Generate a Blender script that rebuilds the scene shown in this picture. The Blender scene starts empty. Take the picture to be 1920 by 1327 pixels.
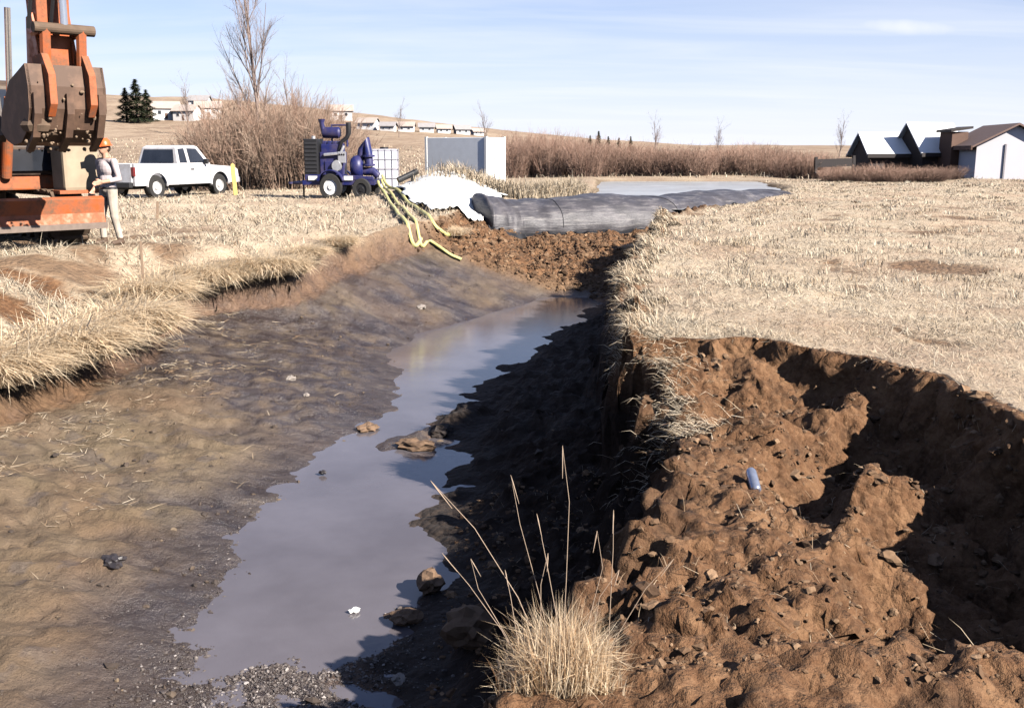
import bpy, bmesh, math, random
import numpy as np
from mathutils import Vector, Matrix

R = math.radians
random.seed(7)
rng = np.random.default_rng(11)
scene = bpy.context.scene
COL = scene.collection

# ------------------------------------------------------------------ camera
CAMZ, FPX, PITCH = 3.6, 1884.0, R(11.36)
cam_d = bpy.data.cameras.new('camera')
cam_d.lens = 36 * FPX / 1920
cam_d.clip_start, cam_d.clip_end = 0.05, 20000
cam = bpy.data.objects.new('camera', cam_d)
cam.location = (0, 0, CAMZ)
cam.rotation_euler = (R(90) - PITCH, 0, 0)
COL.objects.link(cam)
scene.camera = cam

# ------------------------------------------------------------------ sky, sun, exposure
SUN_EL = R(33.5)
SUN_AZ = (0.80, -0.60)                       # horizontal direction towards the sun
SKY_STRENGTH, SUN_STRENGTH, EXPOSURE = 0.05, 5.0, 1.74
world = bpy.data.worlds.new('World')
scene.world = world
world.use_nodes = True
wn, wl_ = world.node_tree.nodes, world.node_tree.links
wn.clear()


def wnode(t, **kw):
    n = wn.new(t)
    for k, v in kw.items():
        setattr(n, k, v)
    return n


def wmath(op, a, b=None, c=None, clamp=False):
    n = wn.new('ShaderNodeMath')
    n.operation = op
    n.use_clamp = clamp
    for i, v in enumerate((a, b, c)):
        if v is None:
            continue
        if isinstance(v, (int, float)):
            n.inputs[i].default_value = v
        else:
            wl_.new(v, n.inputs[i])
    return n.outputs[0]


sky = wnode('ShaderNodeTexSky', sky_type='NISHITA')
sky.sun_disc = False
sky.sun_elevation = SUN_EL
sky.sun_rotation = math.atan2(SUN_AZ[0], SUN_AZ[1])
sky.altitude = 1600
sky.air_density, sky.dust_density, sky.ozone_density = 1.15, 0.5, 2.0
tc = wnode('ShaderNodeTexCoord')
sx = wnode('ShaderNodeSeparateXYZ')
wl_.new(tc.outputs['Generated'], sx.inputs[0])
zc = wmath('MAXIMUM', sx.outputs['Z'], 0.0)
den = wmath('ADD', zc, 0.10)
cx, cy = wmath('DIVIDE', sx.outputs['X'], den), wmath('DIVIDE', sx.outputs['Y'], den)
cv = wnode('ShaderNodeCombineXYZ')
wl_.new(cx, cv.inputs[0]); wl_.new(cy, cv.inputs[1])
mp = wnode('ShaderNodeMapping')
mp.inputs['Rotation'].default_value = (0, 0, R(8))
mp.inputs['Scale'].default_value = (0.45, 1.9, 1)
mp.inputs['Location'].default_value = (1.3, 2.1, 0)
wl_.new(cv.outputs[0], mp.inputs['Vector'])
cn = wnode('ShaderNodeTexNoise')
cn.inputs['Scale'].default_value = 1.1
cn.inputs['Detail'].default_value = 7
cn.inputs['Roughness'].default_value = 0.55
cn.inputs['Distortion'].default_value = 0.5
wl_.new(mp.outputs[0], cn.inputs['Vector'])
cr = wnode('ShaderNodeMapRange')
cr.inputs['From Min'].default_value, cr.inputs['From Max'].default_value = 0.40, 0.76
cr.inputs['To Max'].default_value = 0.42
wl_.new(cn.outputs['Fac'], cr.inputs['Value'])
# the pale veil that thickens towards the horizon, all the way round
veil = wmath('MULTIPLY', wmath('POWER', wmath('SUBTRACT', 1.0, zc, clamp=True), 6.0), 1.0)
# one short streak of cloud in the upper right of the view
ty = wmath('MAXIMUM', sx.outputs['Y'], 0.01)
ax = wmath('DIVIDE', wmath('SUBTRACT', wmath('DIVIDE', sx.outputs['X'], ty), 0.385), 0.085)
az = wmath('DIVIDE', wmath('SUBTRACT', wmath('DIVIDE', sx.outputs['Z'], ty), 0.1165), 0.0105)
az = wmath('ADD', az, wmath('MULTIPLY', ax, 0.35))
rr = wmath('ADD', wmath('MULTIPLY', ax, ax), wmath('MULTIPLY', az, az))
n2 = wnode('ShaderNodeTexNoise')
n2.inputs['Scale'].default_value = 26
n2.inputs['Detail'].default_value = 5
wl_.new(tc.outputs['Generated'], n2.inputs['Vector'])
blob = wmath('SUBTRACT', 1.1, wmath('ADD', rr, wmath('MULTIPLY', n2.outputs['Fac'], 0.9)), clamp=True)
blob = wmath('MULTIPLY', blob, 1.0)
fac = veil
streak = wmath('MAXIMUM', cr.outputs[0], blob)
mx = wnode('ShaderNodeMix', data_type='RGBA')
wl_.new(fac, mx.inputs['Factor'])
tint = wnode('ShaderNodeMix', data_type='RGBA', blend_type='MULTIPLY')
tint.inputs['Factor'].default_value = 1.0
wl_.new(sky.outputs[0], tint.inputs['A'])
tint.inputs['B'].default_value = (0.46, 0.60, 0.84, 1)
wl_.new(tint.outputs['Result'], mx.inputs['A'])
mx.inputs['B'].default_value = (5.8, 5.9, 6.7, 1)
bg = wnode('ShaderNodeBackground')
bg.inputs['Strength'].default_value = SKY_STRENGTH
mc = wnode('ShaderNodeMix', data_type='RGBA')
wl_.new(streak, mc.inputs['Factor'])
wl_.new(mx.outputs['Result'], mc.inputs['A'])
mc.inputs['B'].default_value = (6.2, 6.3, 6.9, 1)
wl_.new(mc.outputs['Result'], bg.inputs['Color'])
wo = wnode('ShaderNodeOutputWorld')
wl_.new(bg.outputs[0], wo.inputs[0])

sun_d = bpy.data.lights.new('sun', 'SUN')
sun_d.energy = SUN_STRENGTH
sun_d.angle = R(0.5)
sun_d.color = (1.0, 0.93, 0.84)
sun = bpy.data.objects.new('sun', sun_d)
sdir = Vector((SUN_AZ[0] * math.cos(SUN_EL), SUN_AZ[1] * math.cos(SUN_EL), math.sin(SUN_EL)))
sun.rotation_euler = sdir.to_track_quat('Z', 'Y').to_euler()
sun.location = sdir * 50
COL.objects.link(sun)
scene.view_settings.view_transform = 'Standard'
scene.view_settings.look = 'None'
scene.view_settings.exposure = EXPOSURE
scene.view_settings.gamma = 1.0
scene.view_settings.use_curve_mapping = False
scene.render.engine = 'CYCLES'
scene.cycles.max_bounces = 4
scene.cycles.diffuse_bounces = 0
scene.cycles.use_denoising = True

# ------------------------------------------------------------------ numpy noise
PERM = np.random.default_rng(3).permutation(256)
PERM = np.concatenate([PERM, PERM, PERM])
ANG = np.random.default_rng(4).random(256) * 2 * np.pi
GX, GY = np.cos(ANG), np.sin(ANG)


def perlin(x, y):
    xi, yi = np.floor(x).astype(np.int64), np.floor(y).astype(np.int64)
    xf, yf = x - xi, y - yi
    xi &= 255; yi &= 255
    u, v = xf * xf * xf * (xf * (xf * 6 - 15) + 10), yf * yf * yf * (yf * (yf * 6 - 15) + 10)

    def g(ix, iy, dx, dy):
        h = PERM[PERM[ix & 255] + (iy & 255)] & 255
        return GX[h] * dx + GY[h] * dy
    a, b = g(xi, yi, xf, yf), g(xi + 1, yi, xf - 1, yf)
    c, d = g(xi, yi + 1, xf, yf - 1), g(xi + 1, yi + 1, xf - 1, yf - 1)
    return ((a + u * (b - a)) + v * ((c + u * (d - c)) - (a + u * (b - a)))) * 1.5


def fbm(x, y, o=4, g=0.5):
    s, a = 0, 1.0
    for i in range(o):
        s = s + a * perlin(x + 17.3 * i, y - 9.1 * i)
        x, y, a = x * 2.03, y * 2.03, a * g
    return s


def ridged(x, y, o=4):
    s, a = 0, 1.0
    for i in range(o):
        s = s + a * (1 - 2 * np.abs(perlin(x + 7.7 * i, y + 3.3 * i)))
        x, y, a = x * 2.1, y * 2.1, a * 0.5
    return s


def sstep(a, b, x):
    t = np.clip((x - a) / (b - a), 0, 1)
    return t * t * (3 - 2 * t)


# ------------------------------------------------------------------ the lie of the land
def knots(k):
    k = np.array(k, float)
    return lambda y: np.interp(y, k[:, 0], k[:, 1])


WZ = 0.25                                     # water level in the drained channel
XR = knots([(-5, -0.8), (2, -0.25), (3, 0.02), (3.6, 0.34), (4.4, 0.62), (5.1, 0.92), (6.0, 1.10), (7.0, 1.25), (8.5, 1.22), (9.5, 1.3), (11, 1.5), (14, 1.88), (17, 2.35),
            (19.4, 2.85), (22, 3.35), (26, 4.2), (30, 6.2), (35, 8.6), (42, 11.5), (47, 13), (62, 15)])
XL = knots([(-5, -5.9), (4, -5.85), (11.1, -5.8), (13.2, -5.6), (15.5, -5.75), (16.7, -5.6), (17.25, -4.9), (17.9, -4.05), (19.7, -3.75), (22.5, -2.9), (24.3, -2.1), (28, -1.5), (30, -1.5), (33, -0.2),
            (38, 2.2), (46, 3.6), (62, 5.0)])
LTOP = knots([(-5, 1.2), (11.1, 1.22), (13.2, 1.32), (16.7, 1.42), (18, 1.5), (20, 1.75), (22, 1.92), (24, 2.02), (60, 2.05)])
WL = knots([(-5, -1.9), (4.6, -1.75), (6.05, -1.85), (7.9, -2.1), (8.9, -2.1), (11, -1.98), (11.8, -1.50), (12.75, -1.2), (14.9, -1.3), (16.7, -1.85), (18.6, -1.6),
            (20.5, -0.5), (22.3, 0.45), (24.2, 1.1), (27, 0.2), (30, 0.3), (33, 1.2), (38, 3.4), (46, 4.8), (62, 6)])
BED = knots([(-5, 0.20), (20, 0.18), (22.5, 0.21), (24.0, 0.25), (25.2, 0.55), (27.6, 1.0), (29.0, 1.12), (31, 1.1), (33, 0.9), (58, 0.9), (62, 2.06), (70, 2.1)])
BW = knots([(-5, 1.2), (2, 1.3), (4, 1.9), (6, 2.2), (8, 2.3), (11, 2.35), (12.3, 2.8), (13.6, 2.8), (16, 2.6), (18, 2.2), (22, 1.7), (26, 1.9), (30, 2.6), (60, 3)])
ALC = np.array([(0.9, 8.55), (1.6, 8.55), (2.1, 8.5), (2.75, 7.9), (3.05, 6.95), (3.1, 6.0), (3.0, 5.0), (2.7, 3.9), (2.1, 3.25), (1.2, 3.2), (0.6, 3.1), (-0.1, 3.05)])


def polydist(x, y, pts):
    d = np.full(np.shape(x), 1e9)
    for (ax_, ay), (bx, by) in zip(pts[:-1], pts[1:]):
        vx, vy = bx - ax_, by - ay
        t = np.clip(((x - ax_) * vx + (y - ay) * vy) / (vx * vx + vy * vy), 0, 1)
        d = np.minimum(d, np.hypot(x - ax_ - t * vx, y - ay - t * vy))
    return d


def inpoly(x, y, pts):
    ins = np.zeros(np.shape(x), bool)
    n = len(pts)
    for i in range(n):
        ax_, ay = pts[i]; bx, by = pts[(i + 1) % n]
        c = ((ay > y) != (by > y)) & (x < (bx - ax_) * (y - ay) / (by - ay + 1e-12) + ax_)
        ins ^= c
    return ins


HILL_AZ = [-0.9, -0.55, -0.40, -0.30, -0.19, -0.10, -0.005, 0.08, 0.18, 0.35, 0.5, 0.9]
HILL_AN = [0.050, 0.052, 0.053, 0.050, 0.040, 0.030, 0.020, 0.012, 0.006, 0.006, 0.008, 0.008]


def plateau(x, y):
    base = 2.0 + 0.06 * fbm(x * 0.25, y * 0.25, 3)
    yy = np.maximum(y, 1.0)
    ang = np.interp(x / yy, HILL_AZ, HILL_AN)
    ramp = sstep(62, 300, y)
    far = np.maximum(CAMZ - 2.0 + ang * np.clip(yy, 0, 420), 0) * ramp
    return base + far * (1 + 0.05 * fbm(x * 0.03, y * 0.03, 2)) + 0.12 * fbm(x * 0.1 + 5, y * 0.1, 2) * sstep(14, 30, y)


def crumble(x, y):
    """broken clods a hand to a head across"""
    a = np.clip(fbm(x * 2.6 + 3, y * 2.6, 2) * 1.4, 0, 1)
    return 0.05 * a * (1 - 2 * np.abs(perlin(x * 5.5, y * 5.5))) + 0.03 * np.clip(perlin(x * 8 + 4, y * 8), 0.05, 1) + 0.012 * perlin(x * 14, y * 14) + 0.020 * ridged(x * 6.5 + 2, y * 6.5, 2)


def top_right(x, y):
    p = plateau(x, y) - 0.12 * sstep(4.6, 3.2, y)
    # side gully bitten into the right bank
    xx = x + 0.16 * fbm(x * 1.1 + 3, y * 1.1, 3)
    yy = y + 0.16 * fbm(x * 1.1, y * 1.1 + 8, 3)
    dfar = polydist(xx, yy, ALC[0:3])
    dright = polydist(xx, yy, ALC[2:8])
    dnear = polydist(xx, yy, ALC[7:])
    floor = 1.57 - 0.42 * sstep(1.25, 2.3, x) * sstep(7.8, 6.0, y)
    z = np.maximum(floor, np.maximum(1.97 - 0.12 * sstep(0, 0.12, dfar) - 0.34 * dfar,
                   np.maximum(1.95 - 2.6 * dright, 1.80 - 1.9 * dnear)))
    clod = ((0.07 * ridged(x * 1.5, y * 1.5, 4) + 0.26 * fbm(x * 1.25 + 6.3, y * 1.25 + 1.7, 3) * sstep(1.3, 1.8, x) * sstep(8.1, 7.4, y)) + crumble(x, y)) * sstep(0.0, 0.35, np.minimum(dfar, np.minimum(dright + 0.1, dnear + .2)))
    clod = clod + 0.36 * np.exp(-((x - 2.25) / 0.48) ** 2 - ((y - 5.8) / 0.34) ** 2) + 0.16 * np.exp(-((x - 1.75) / 0.3) ** 2 - ((y - 6.7) / 0.3) ** 2)
    ins = inpoly(xx, yy, np.vstack([ALC, [(-3, 4.2), (-3, 8.55)]]))
    return np.where(ins, np.minimum(z + clod, p), p)


def height(x, y, full=False):
    x = np.asarray(x, float); y = np.asarray(y, float)
    wob = 0.10 * fbm(x * 0.9, y * 0.9 + 4, 3) * sstep(60, 40, y)
    xr = XR(y) + 0.13 * fbm(y * 1.3, y * 0 + 2.5, 4) * sstep(2, 9, y) + 0.25 * fbm(y * .4, y * 0 + 7.5, 2) * sstep(9, 13, y)
    xl = XL(y) + 0.22 * fbm(y * 0.8, y * 0 + 31.5, 4) * sstep(20, 16, y) + 0.12 * fbm(x * 1.4, y * 0 + 3.5, 3)
    wl = np.maximum(WL(y) + 0.18 * fbm(y * 0.7, y * 0 + 12.5, 3), xl + 0.5)
    bed = BED(y) + (plateau(x, y) - BED(y)) * sstep(60, 63, y)
    bw = BW(y)
    # right bank
    tr = top_right(x, y)
    tridge = top_right(xr, y)
    s = np.clip((xr - x) / bw + 0.10 * fbm(x * 2.2, y * 2.2, 3), 0, 1.0)
    prof = (1 - s) ** 1.2 * 0.27 + 0.73 * (1 - sstep(0.0, np.interp(y, [5, 8, 20, 25], [0.34, 0.17, 0.2, 0.5]), s))
    zr = np.where(x >= xr, tr, bed + (tridge - bed) * prof)
    # left bank: a step under the grass, then a long slope of mud
    tl = plateau(x, y) - (2.02 - LTOP(y)) * sstep(xl - 1.9, xl, x)
    stepw = 0.34
    q = np.clip((x - xl) / stepw, 0, 1)
    drop = np.interp(y, [0, 18, 24, 28, 31, 60], [0.48, 0.52, 0.62, 0.5, 0.2, 0.1])
    t = np.clip((x - xl - stepw) / np.maximum(wl - xl - stepw, 0.2), 0, 1)
    zs = tl - drop * sstep(0, 1, q)
    zl = bed + (zs - bed) * ((1 - t) ** 1.05)
    zl = np.where(x <= xl, tl, zl)
    z = np.maximum(np.maximum(zl, zr), bed)
    chan = sstep(-0.05, 0.25, x - xl) * sstep(0.05, -0.2, x - xr) * sstep(62, 60, y)
    # mud texture of the bed and the slope, streaks along the flow
    mud = 0.06 * ridged(x * 0.5 - y * .15, y * 0.9 + x * .2, 3) + 0.05 * fbm(x * 1.8, y * 2.6, 4) + 0.010 * fbm(x * 8, y * 9, 3) - 0.035 * sstep(0.35, 0.6, fbm(x * 4.0, y * 4.0, 2))
    dry = sstep(WZ + 0.02, WZ + 0.12, z)
    z = z + chan * mud * (0.35 + 0.65 * dry) * (1 - 0.4 * sstep(11, 14, y)) * sstep(46, 30, y) * np.where(y > 26, 1.8, 1.0)
    # gravel bar, mud bar between the stream and the shaded pool
    z = z + 0.068 * np.exp(-(((x + 1.45 + 0.10 * (y - 6.5)) / 0.55) ** 2 + ((y - 5.6) / 1.1) ** 2)) * (0.8 + 0.4 * fbm(x * 3, y * 3, 3))
    u, v = (x + 0.98) * -0.55 - (y - 11.8) * 0.83, (x + 0.98) * 0.83 - (y - 11.8) * 0.55
    z = z + (0.10 + 0.06 * fbm(x * 3, y * 3, 3)) * np.exp(-((u / 0.9) ** 2 + (v / 0.26) ** 2))
        # crumbly slumped soil on the cut faces and on the slope below the dam
    face = chan * sstep(1.0, 0.8, s) * sstep(WZ + 0.03, WZ + 0.3, z)
    z = z + face * sstep(28, 24, y) * (0.08 * ridged(x * 1.7, y * 1.7 + 5, 4) - 0.02 + crumble(x, y))
    farsl = sstep(23.2, 25.0, y) * sstep(31, 29, y) * chan
    z = z + farsl * (0.10 * ridged(x * 1.1, y * 1.1, 4) + 1.6 * crumble(x * .7, y * .7))
    # rough ground
    near = sstep(5.2, 3.4, y) * (x > xr) * sstep(4.5, 2.5, x)
    z = z + -near * 0.06 * sstep(0.6, 1.8, x) + near * (0.05 * ridged(x * 2.0, y * 2.0, 4) + 1.2 * crumble(x, y))
    up = (1 - chan) * sstep(60, 30, y)
    z = z + up * (0.02 * fbm(x * 1.6, y * 1.6, 3) + 0.006 * fbm(x * 8, y * 8, 2))
    patch = np.exp(-(((x + 7.0) / 0.9) ** 2 + ((y - 14.6) / 0.6) ** 2)) + 0.7 * np.exp(-(((x + 6.6) / 0.6) ** 2 + ((y - 13.2) / 0.4) ** 2))
    z = z - 0.20 * patch * (x < xl)
    # earth berm at the left end of the dam, low hummocks on the bank tops
    z = z + 0.80 * np.exp(-((x + 2.2) / 1.5) ** 2 - ((y - 34.6) / 2.4) ** 2)
    z = z + (1 - chan) * sstep(6, 12, y) * sstep(70, 40, y) * 0.07 * np.clip(fbm(x * 0.55 + 2, y * 0.55, 3), 0, 1)
    if full:
        return z, dict(xr=xr, xl=xl, wl=wl, s=s, chan=chan, q=q, patch=patch, near=near, farsl=farsl, tr=tr)
    return z


CF, CU = np.array([0, math.cos(PITCH), -math.sin(PITCH)]), np.array([0, math.sin(PITCH), math.cos(PITCH)])


def ray(px, py):
    return CF + np.array([(px - 960) / FPX, 0, 0]) - (py - 663.5) / FPX * CU


def at(px, py, Y):
    d = ray(px, py)
    return Vector((d[0] * Y / d[1], Y, CAMZ + d[2] * Y / d[1]))


def at_z(px, py, z):
    d = ray(px, py)
    t = (z - CAMZ) / d[2]
    return Vector((d[0] * t, d[1] * t, z))


# ------------------------------------------------------------------ materials
def srgb(r, g, b):
    f = lambda c: ((c / 255 + 0.055) / 1.055) ** 2.4 if c > 10 else c / 255 / 12.92
    return (f(r), f(g), f(b), 1)


class NT:
    def __init__(s, name):
        s.m = bpy.data.materials.new(name)
        s.m.use_nodes = True
        s.n, s.l = s.m.node_tree.nodes, s.m.node_tree.links
        s.n.clear()
        s.out = s.n.new('ShaderNodeOutputMaterial')
        s.b = s.n.new('ShaderNodeBsdfPrincipled')
        s.l.new(s.b.outputs[0], s.out.inputs[0])
        s.tc = s.n.new('ShaderNodeTexCoord')

    def put(s, sock, v):
        if isinstance(v, bpy.types.NodeSocket):
            s.l.new(v, sock)
        elif v is not None:
            sock.default_value = v

    def noise(s, scale, detail=4, rough=0.55, vec=None, dist=0.0, out='Fac'):
        n = s.n.new('ShaderNodeTexNoise')
        n.inputs['Scale'].default_value = scale
        n.inputs['Detail'].default_value = detail
        n.inputs['Roughness'].default_value = rough
        n.inputs['Distortion'].default_value = dist
        s.put(n.inputs['Vector'], vec or s.tc.outputs['Object'])
        return n.outputs[out]

    def vec(s, scale=(1, 1, 1), rot=(0, 0, 0)):
        m = s.n.new('ShaderNodeMapping')
        m.inputs['Scale'].default_value = scale
        m.inputs['Rotation'].default_value = rot
        s.l.new(s.tc.outputs['Object'], m.inputs['Vector'])
        return m.outputs[0]

    def rng(s, v, a, b, c=0.0, d=1.0, smooth=False):
        n = s.n.new('ShaderNodeMapRange')
        if smooth:
            n.interpolation_type = 'SMOOTHSTEP'
        for k, w in zip(('From Min', 'From Max', 'To Min', 'To Max'), (a, b, c, d)):
            n.inputs[k].default_value = w
        s.put(n.inputs['Value'], v)
        return n.outputs[0]

    def math(s, op, a, b=None):
        n = s.n.new('ShaderNodeMath')
        n.operation = op
        s.put(n.inputs[0], a); s.put(n.inputs[1], b)
        return n.outputs[0]

    def mix(s, f, a, b, blend='MIX'):
        n = s.n.new('ShaderNodeMix')
        n.data_type = 'RGBA'
        n.blend_type = blend
        s.put(n.inputs['Factor'], f); s.put(n.inputs['A'], a); s.put(n.inputs['B'], b)
        return n.outputs['Result']

    def ramp(s, v, stops):
        n = s.n.new('ShaderNodeValToRGB')
        e = n.color_ramp.elements
        while len(e) < len(stops):
            e.new(0.5)
        for el, (p, c) in zip(e, stops):
            el.position, el.color = p, c if len(c) == 4 else (*c, 1)
        s.put(n.inputs[0], v)
        return n.outputs[0]

    def bump(s, h, strength=0.5, dist=0.02, normal=None):
        n = s.n.new('ShaderNodeBump')
        n.inputs['Strength'].default_value = strength
        n.inputs['Distance'].default_value = dist
        s.put(n.inputs['Height'], h)
        if normal is not None:
            s.put(n.inputs['Normal'], normal)
        return n.outputs[0]

    def attr(s, name, out='Color'):
        n = s.n.new('ShaderNodeAttribute')
        n.attribute_name = name
        return n.outputs[out]

    def base(s, c=None, rough=None, metal=None, spec=None, normal=None, coat=None):
        I = s.b.inputs
        if c is not None:                      # all reflectances sit a little low, for a photograph exposed up
            c = s.mix(1.0, c, (0.79, 0.79, 0.79, 1), 'MULTIPLY')
        s.put(I['Base Color'], c); s.put(I['Roughness'], rough); s.put(I['Metallic'], metal)
        s.put(I['Specular IOR Level'], spec); s.put(I['Normal'], normal); s.put(I['Coat Weight'], coat)
        return s.m


def mat_paint(name, col, rough=0.45, dirt=(0.22, 0.15, 0.09), amount=0.35, metal=0.0, scale=3.0):
    t = NT(name)
    n = t.noise(scale, 6, 0.65)
    n2 = t.noise(scale * 9, 4, 0.6)
    f = t.math('MULTIPLY', t.rng(n, 0.42, 0.70), t.rng(n2, 0.3, 0.7, 0.4, 1.0))
    f = t.math('MULTIPLY', f, amount * 2)
    c = t.mix(f, (*col, 1), (*dirt, 1))
    c = t.mix(t.rng(n2, 0.2, 0.8, 0.0, 0.22), c, (0.03, 0.025, 0.02, 1))
    return t.base(c, t.rng(f, 0, 0.5, rough, 0.85), metal, 0.4, t.bump(n2, 0.15, 0.01))


MATS = {}


def paint(name, col, **k):
    if name not in MATS:
        MATS[name] = mat_paint(name, col, **k)
    return MATS[name]


def mat_ground():
    t = NT('ground_soil_mud_straw')
    z = t.n.new('ShaderNodeSeparateColor')
    t.l.new(t.attr('zone'), z.inputs[0])
    grass, soil, wet = z.outputs[0], z.outputs[1], z.outputs[2]
    big = t.noise(0.7, 5, 0.6)
    mid = t.noise(4.0, 6, 0.65)
    fine = t.noise(28.0, 5, 0.7)
    grain = t.noise(110.0, 3, 0.7)
    straw_n = t.noise(9.0, 5, 0.7, t.vec((1.0, 3.6, 1.0), (0, 0, R(12))), 0.6)
    # bleached, trodden straw with bare earth in the thin places
    straw = t.ramp(straw_n, [(0.22, (0.19, 0.125, 0.078)), (0.36, (0.38, 0.295, 0.205)), (0.54, (0.49, 0.405, 0.30)), (0.8, (0.55, 0.48, 0.375))])
    straw = t.mix(t.rng(mid, 0.5, 0.75, 0.0, 0.5), straw, (0.30, 0.20, 0.115, 1))
    straw = t.mix(t.rng(t.noise(0.45, 5, 0.6), 0.42, 0.62, 0, 0.8), straw, t.ramp(fine, [(0.3, (0.25, 0.165, 0.11)), (0.7, (0.46, 0.345, 0.25))]))
    # red-brown cut soil
    so = t.ramp(mid, [(0.25, (0.040, 0.021, 0.011)), (0.48, (0.128, 0.063, 0.030)), (0.70, (0.225, 0.126, 0.066))])
    so = t.mix(t.rng(fine, 0.45, 0.75, 0, 0.55), so, (0.28, 0.165, 0.092, 1))
    so = t.mix(t.rng(grain, 0.5, 0.8, 0, 0.5), so, (0.028, 0.014, 0.009, 1))
    # drying mud: tan where dry, grey-violet where damp
    tan = t.ramp(mid, [(0.28, (0.072, 0.05, 0.034)), (0.5, (0.142, 0.108, 0.073)), (0.75, (0.215, 0.17, 0.12))])
    tan = t.mix(t.rng(big, 0.48, 0.62, 0, 0.6), tan, (0.165, 0.128, 0.078, 1))
    damp = t.ramp(t.noise(2.0, 7, 0.72, t.vec((0.6, 1.2, 1.0), (0, 0, R(8))), 0.7),
                  [(0.36, (0.012, 0.011, 0.014)), (0.48, (0.036, 0.032, 0.036)), (0.58, (0.068, 0.060, 0.060)), (0.72, (0.155, 0.125, 0.095))])
    speck = t.rng(fine, 0.62, 0.72)
    tan = t.mix(t.math('MULTIPLY', speck, 0.5), tan, (0.07, 0.048, 0.032, 1))
    red = t.math('MULTIPLY', t.rng(t.noise(0.5, 4, 0.6), 0.45, 0.62, 0, 0.7), t.rng(big, 0.3, 0.6))
    tan = t.mix(red, tan, (0.13, 0.078, 0.05, 1))
    c = t.mix(wet, tan, damp)
    c = t.mix(soil, c, so)
    # damp soil of the channel's cut bank, its shade painted in as near-black
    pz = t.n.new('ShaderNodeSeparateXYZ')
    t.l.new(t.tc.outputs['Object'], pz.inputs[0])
    bank_shade = t.math('MULTIPLY', t.rng(t.math('ADD', pz.outputs['Z'], t.math('MULTIPLY', big, 0.5)), 2.15, 1.6, 0, 0.92), t.math('MULTIPLY', soil, t.rng(t.attr('face_cut', 'Fac'), 0, 1)))
    bank_shade = t.math('MULTIPLY', bank_shade, t.rng(pz.outputs['Y'], 22.0, 20.0))
    c = t.mix(bank_shade, c, (0.015, 0.010, 0.008, 1))
    # the open field further off carries browner, coarser grass
    fld = t.math('MULTIPLY', t.rng(pz.outputs['Y'], 42.0, 70.0), t.rng(t.noise(0.06, 5, 0.65), 0.3, 0.6, 0.55, 1.0))
    straw = t.mix(fld, straw, t.ramp(t.noise(0.35, 5, 0.7), [(0.3, (0.15, 0.10, 0.068)), (0.5, (0.25, 0.18, 0.125)), (0.7, (0.34, 0.265, 0.19))]))
    c = t.mix(grass, c, straw)
    rough = t.math('ADD', t.rng(wet, 0.0, 1.0, 0.85, 0.18), t.rng(mid, 0.35, 0.65, -0.05, 0.16))
    rough = t.math('MAXIMUM', rough, t.rng(t.math('MAXIMUM', soil, grass), 0, 1, 0.2, 0.93))
    spec = t.rng(wet, 0, 1, 0.2, 0.5)
    h = t.math('ADD', t.math('MULTIPLY', mid, 0.9), t.math('ADD', t.math('MULTIPLY', fine, 0.45), t.math('MULTIPLY', grain, 0.16)))
    vo = t.n.new('ShaderNodeTexVoronoi')
    vo.inputs['Scale'].default_value = 13.0
    t.l.new(t.vec((1, 1, 1)), vo.inputs['Vector'])
    h = t.math('ADD', h, t.math('MULTIPLY', vo.outputs['Distance'], t.math('MULTIPLY', soil, -0.9)))
    bs = t.bump(h, 0.9, 0.07)
    return t.base(c, rough, 0.0, spec, bs)


def mat_blades(name, stops, rough=0.75, trans=0.15):
    t = NT(name)
    v = t.attr('tint', 'Fac')
    c = t.ramp(v, stops)
    t.base(c, rough, 0, 0.2)
    d = t.n.new('ShaderNodeBsdfTranslucent')
    t.put(d.inputs[0], c)
    m = t.n.new('ShaderNodeMixShader')
    m.inputs[0].default_value = trans
    t.l.new(t.b.outputs[0], m.inputs[1]); t.l.new(d.outputs[0], m.inputs[2])
    t.l.new(m.outputs[0], t.out.inputs[0])
    return t.m


def mat_bark(name, a, b):
    t = NT(name)
    n = t.noise(2.2, 5, 0.7)
    v = t.attr('tint', 'Fac')
    c = t.mix(t.rng(v, 0, 1, 0, 1), (*a, 1), (*b, 1))
    c = t.mix(t.rng(n, 0.3, 0.7, 0, 0.4), c, (a[0] * .6, a[1] * .6, a[2] * .6, 1))
    return t.base(c, 0.85, 0, 0.15)


def mat_water(name, col, rough, ripple, scale):
    t = NT(name)
    n = t.noise(scale, 4, 0.6, t.vec((1, 0.6, 1)))
    n2 = t.noise(0.8, 4, 0.6)
    c = t.mix(t.rng(n2, 0.35, 0.65), (*col, 1), (col[0] * .72, col[1] * .7, col[2] * .68, 1))
    return t.base(c, rough, 0, 0.5, t.bump(n, ripple, 0.01))


def mat_fabric_tube():
    t = NT('woven_grey_liner')
    n = t.noise(1.4, 6, 0.65)
    st = t.noise(3.0, 5, 0.7, t.vec((0.5, 0.5, 5.0)))
    fine = t.noise(40, 3, 0.6)
    c = t.ramp(n, [(0.3, (0.030, 0.029, 0.034)), (0.55, (0.062, 0.058, 0.066)), (0.75, (0.12, 0.11, 0.118))])
    c = t.mix(t.rng(st, 0.52, 0.72, 0, 0.6), c, (0.28, 0.26, 0.25, 1))
    c = t.mix(t.rng(fine, 0.5, 0.8, 0, 0.4), c, (0.04, 0.04, 0.045, 1))
    return t.base(c, 0.5, 0, 0.4, t.bump(t.math('ADD', st, t.math('MULTIPLY', fine, 0.2)), 0.5, 0.05))


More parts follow.
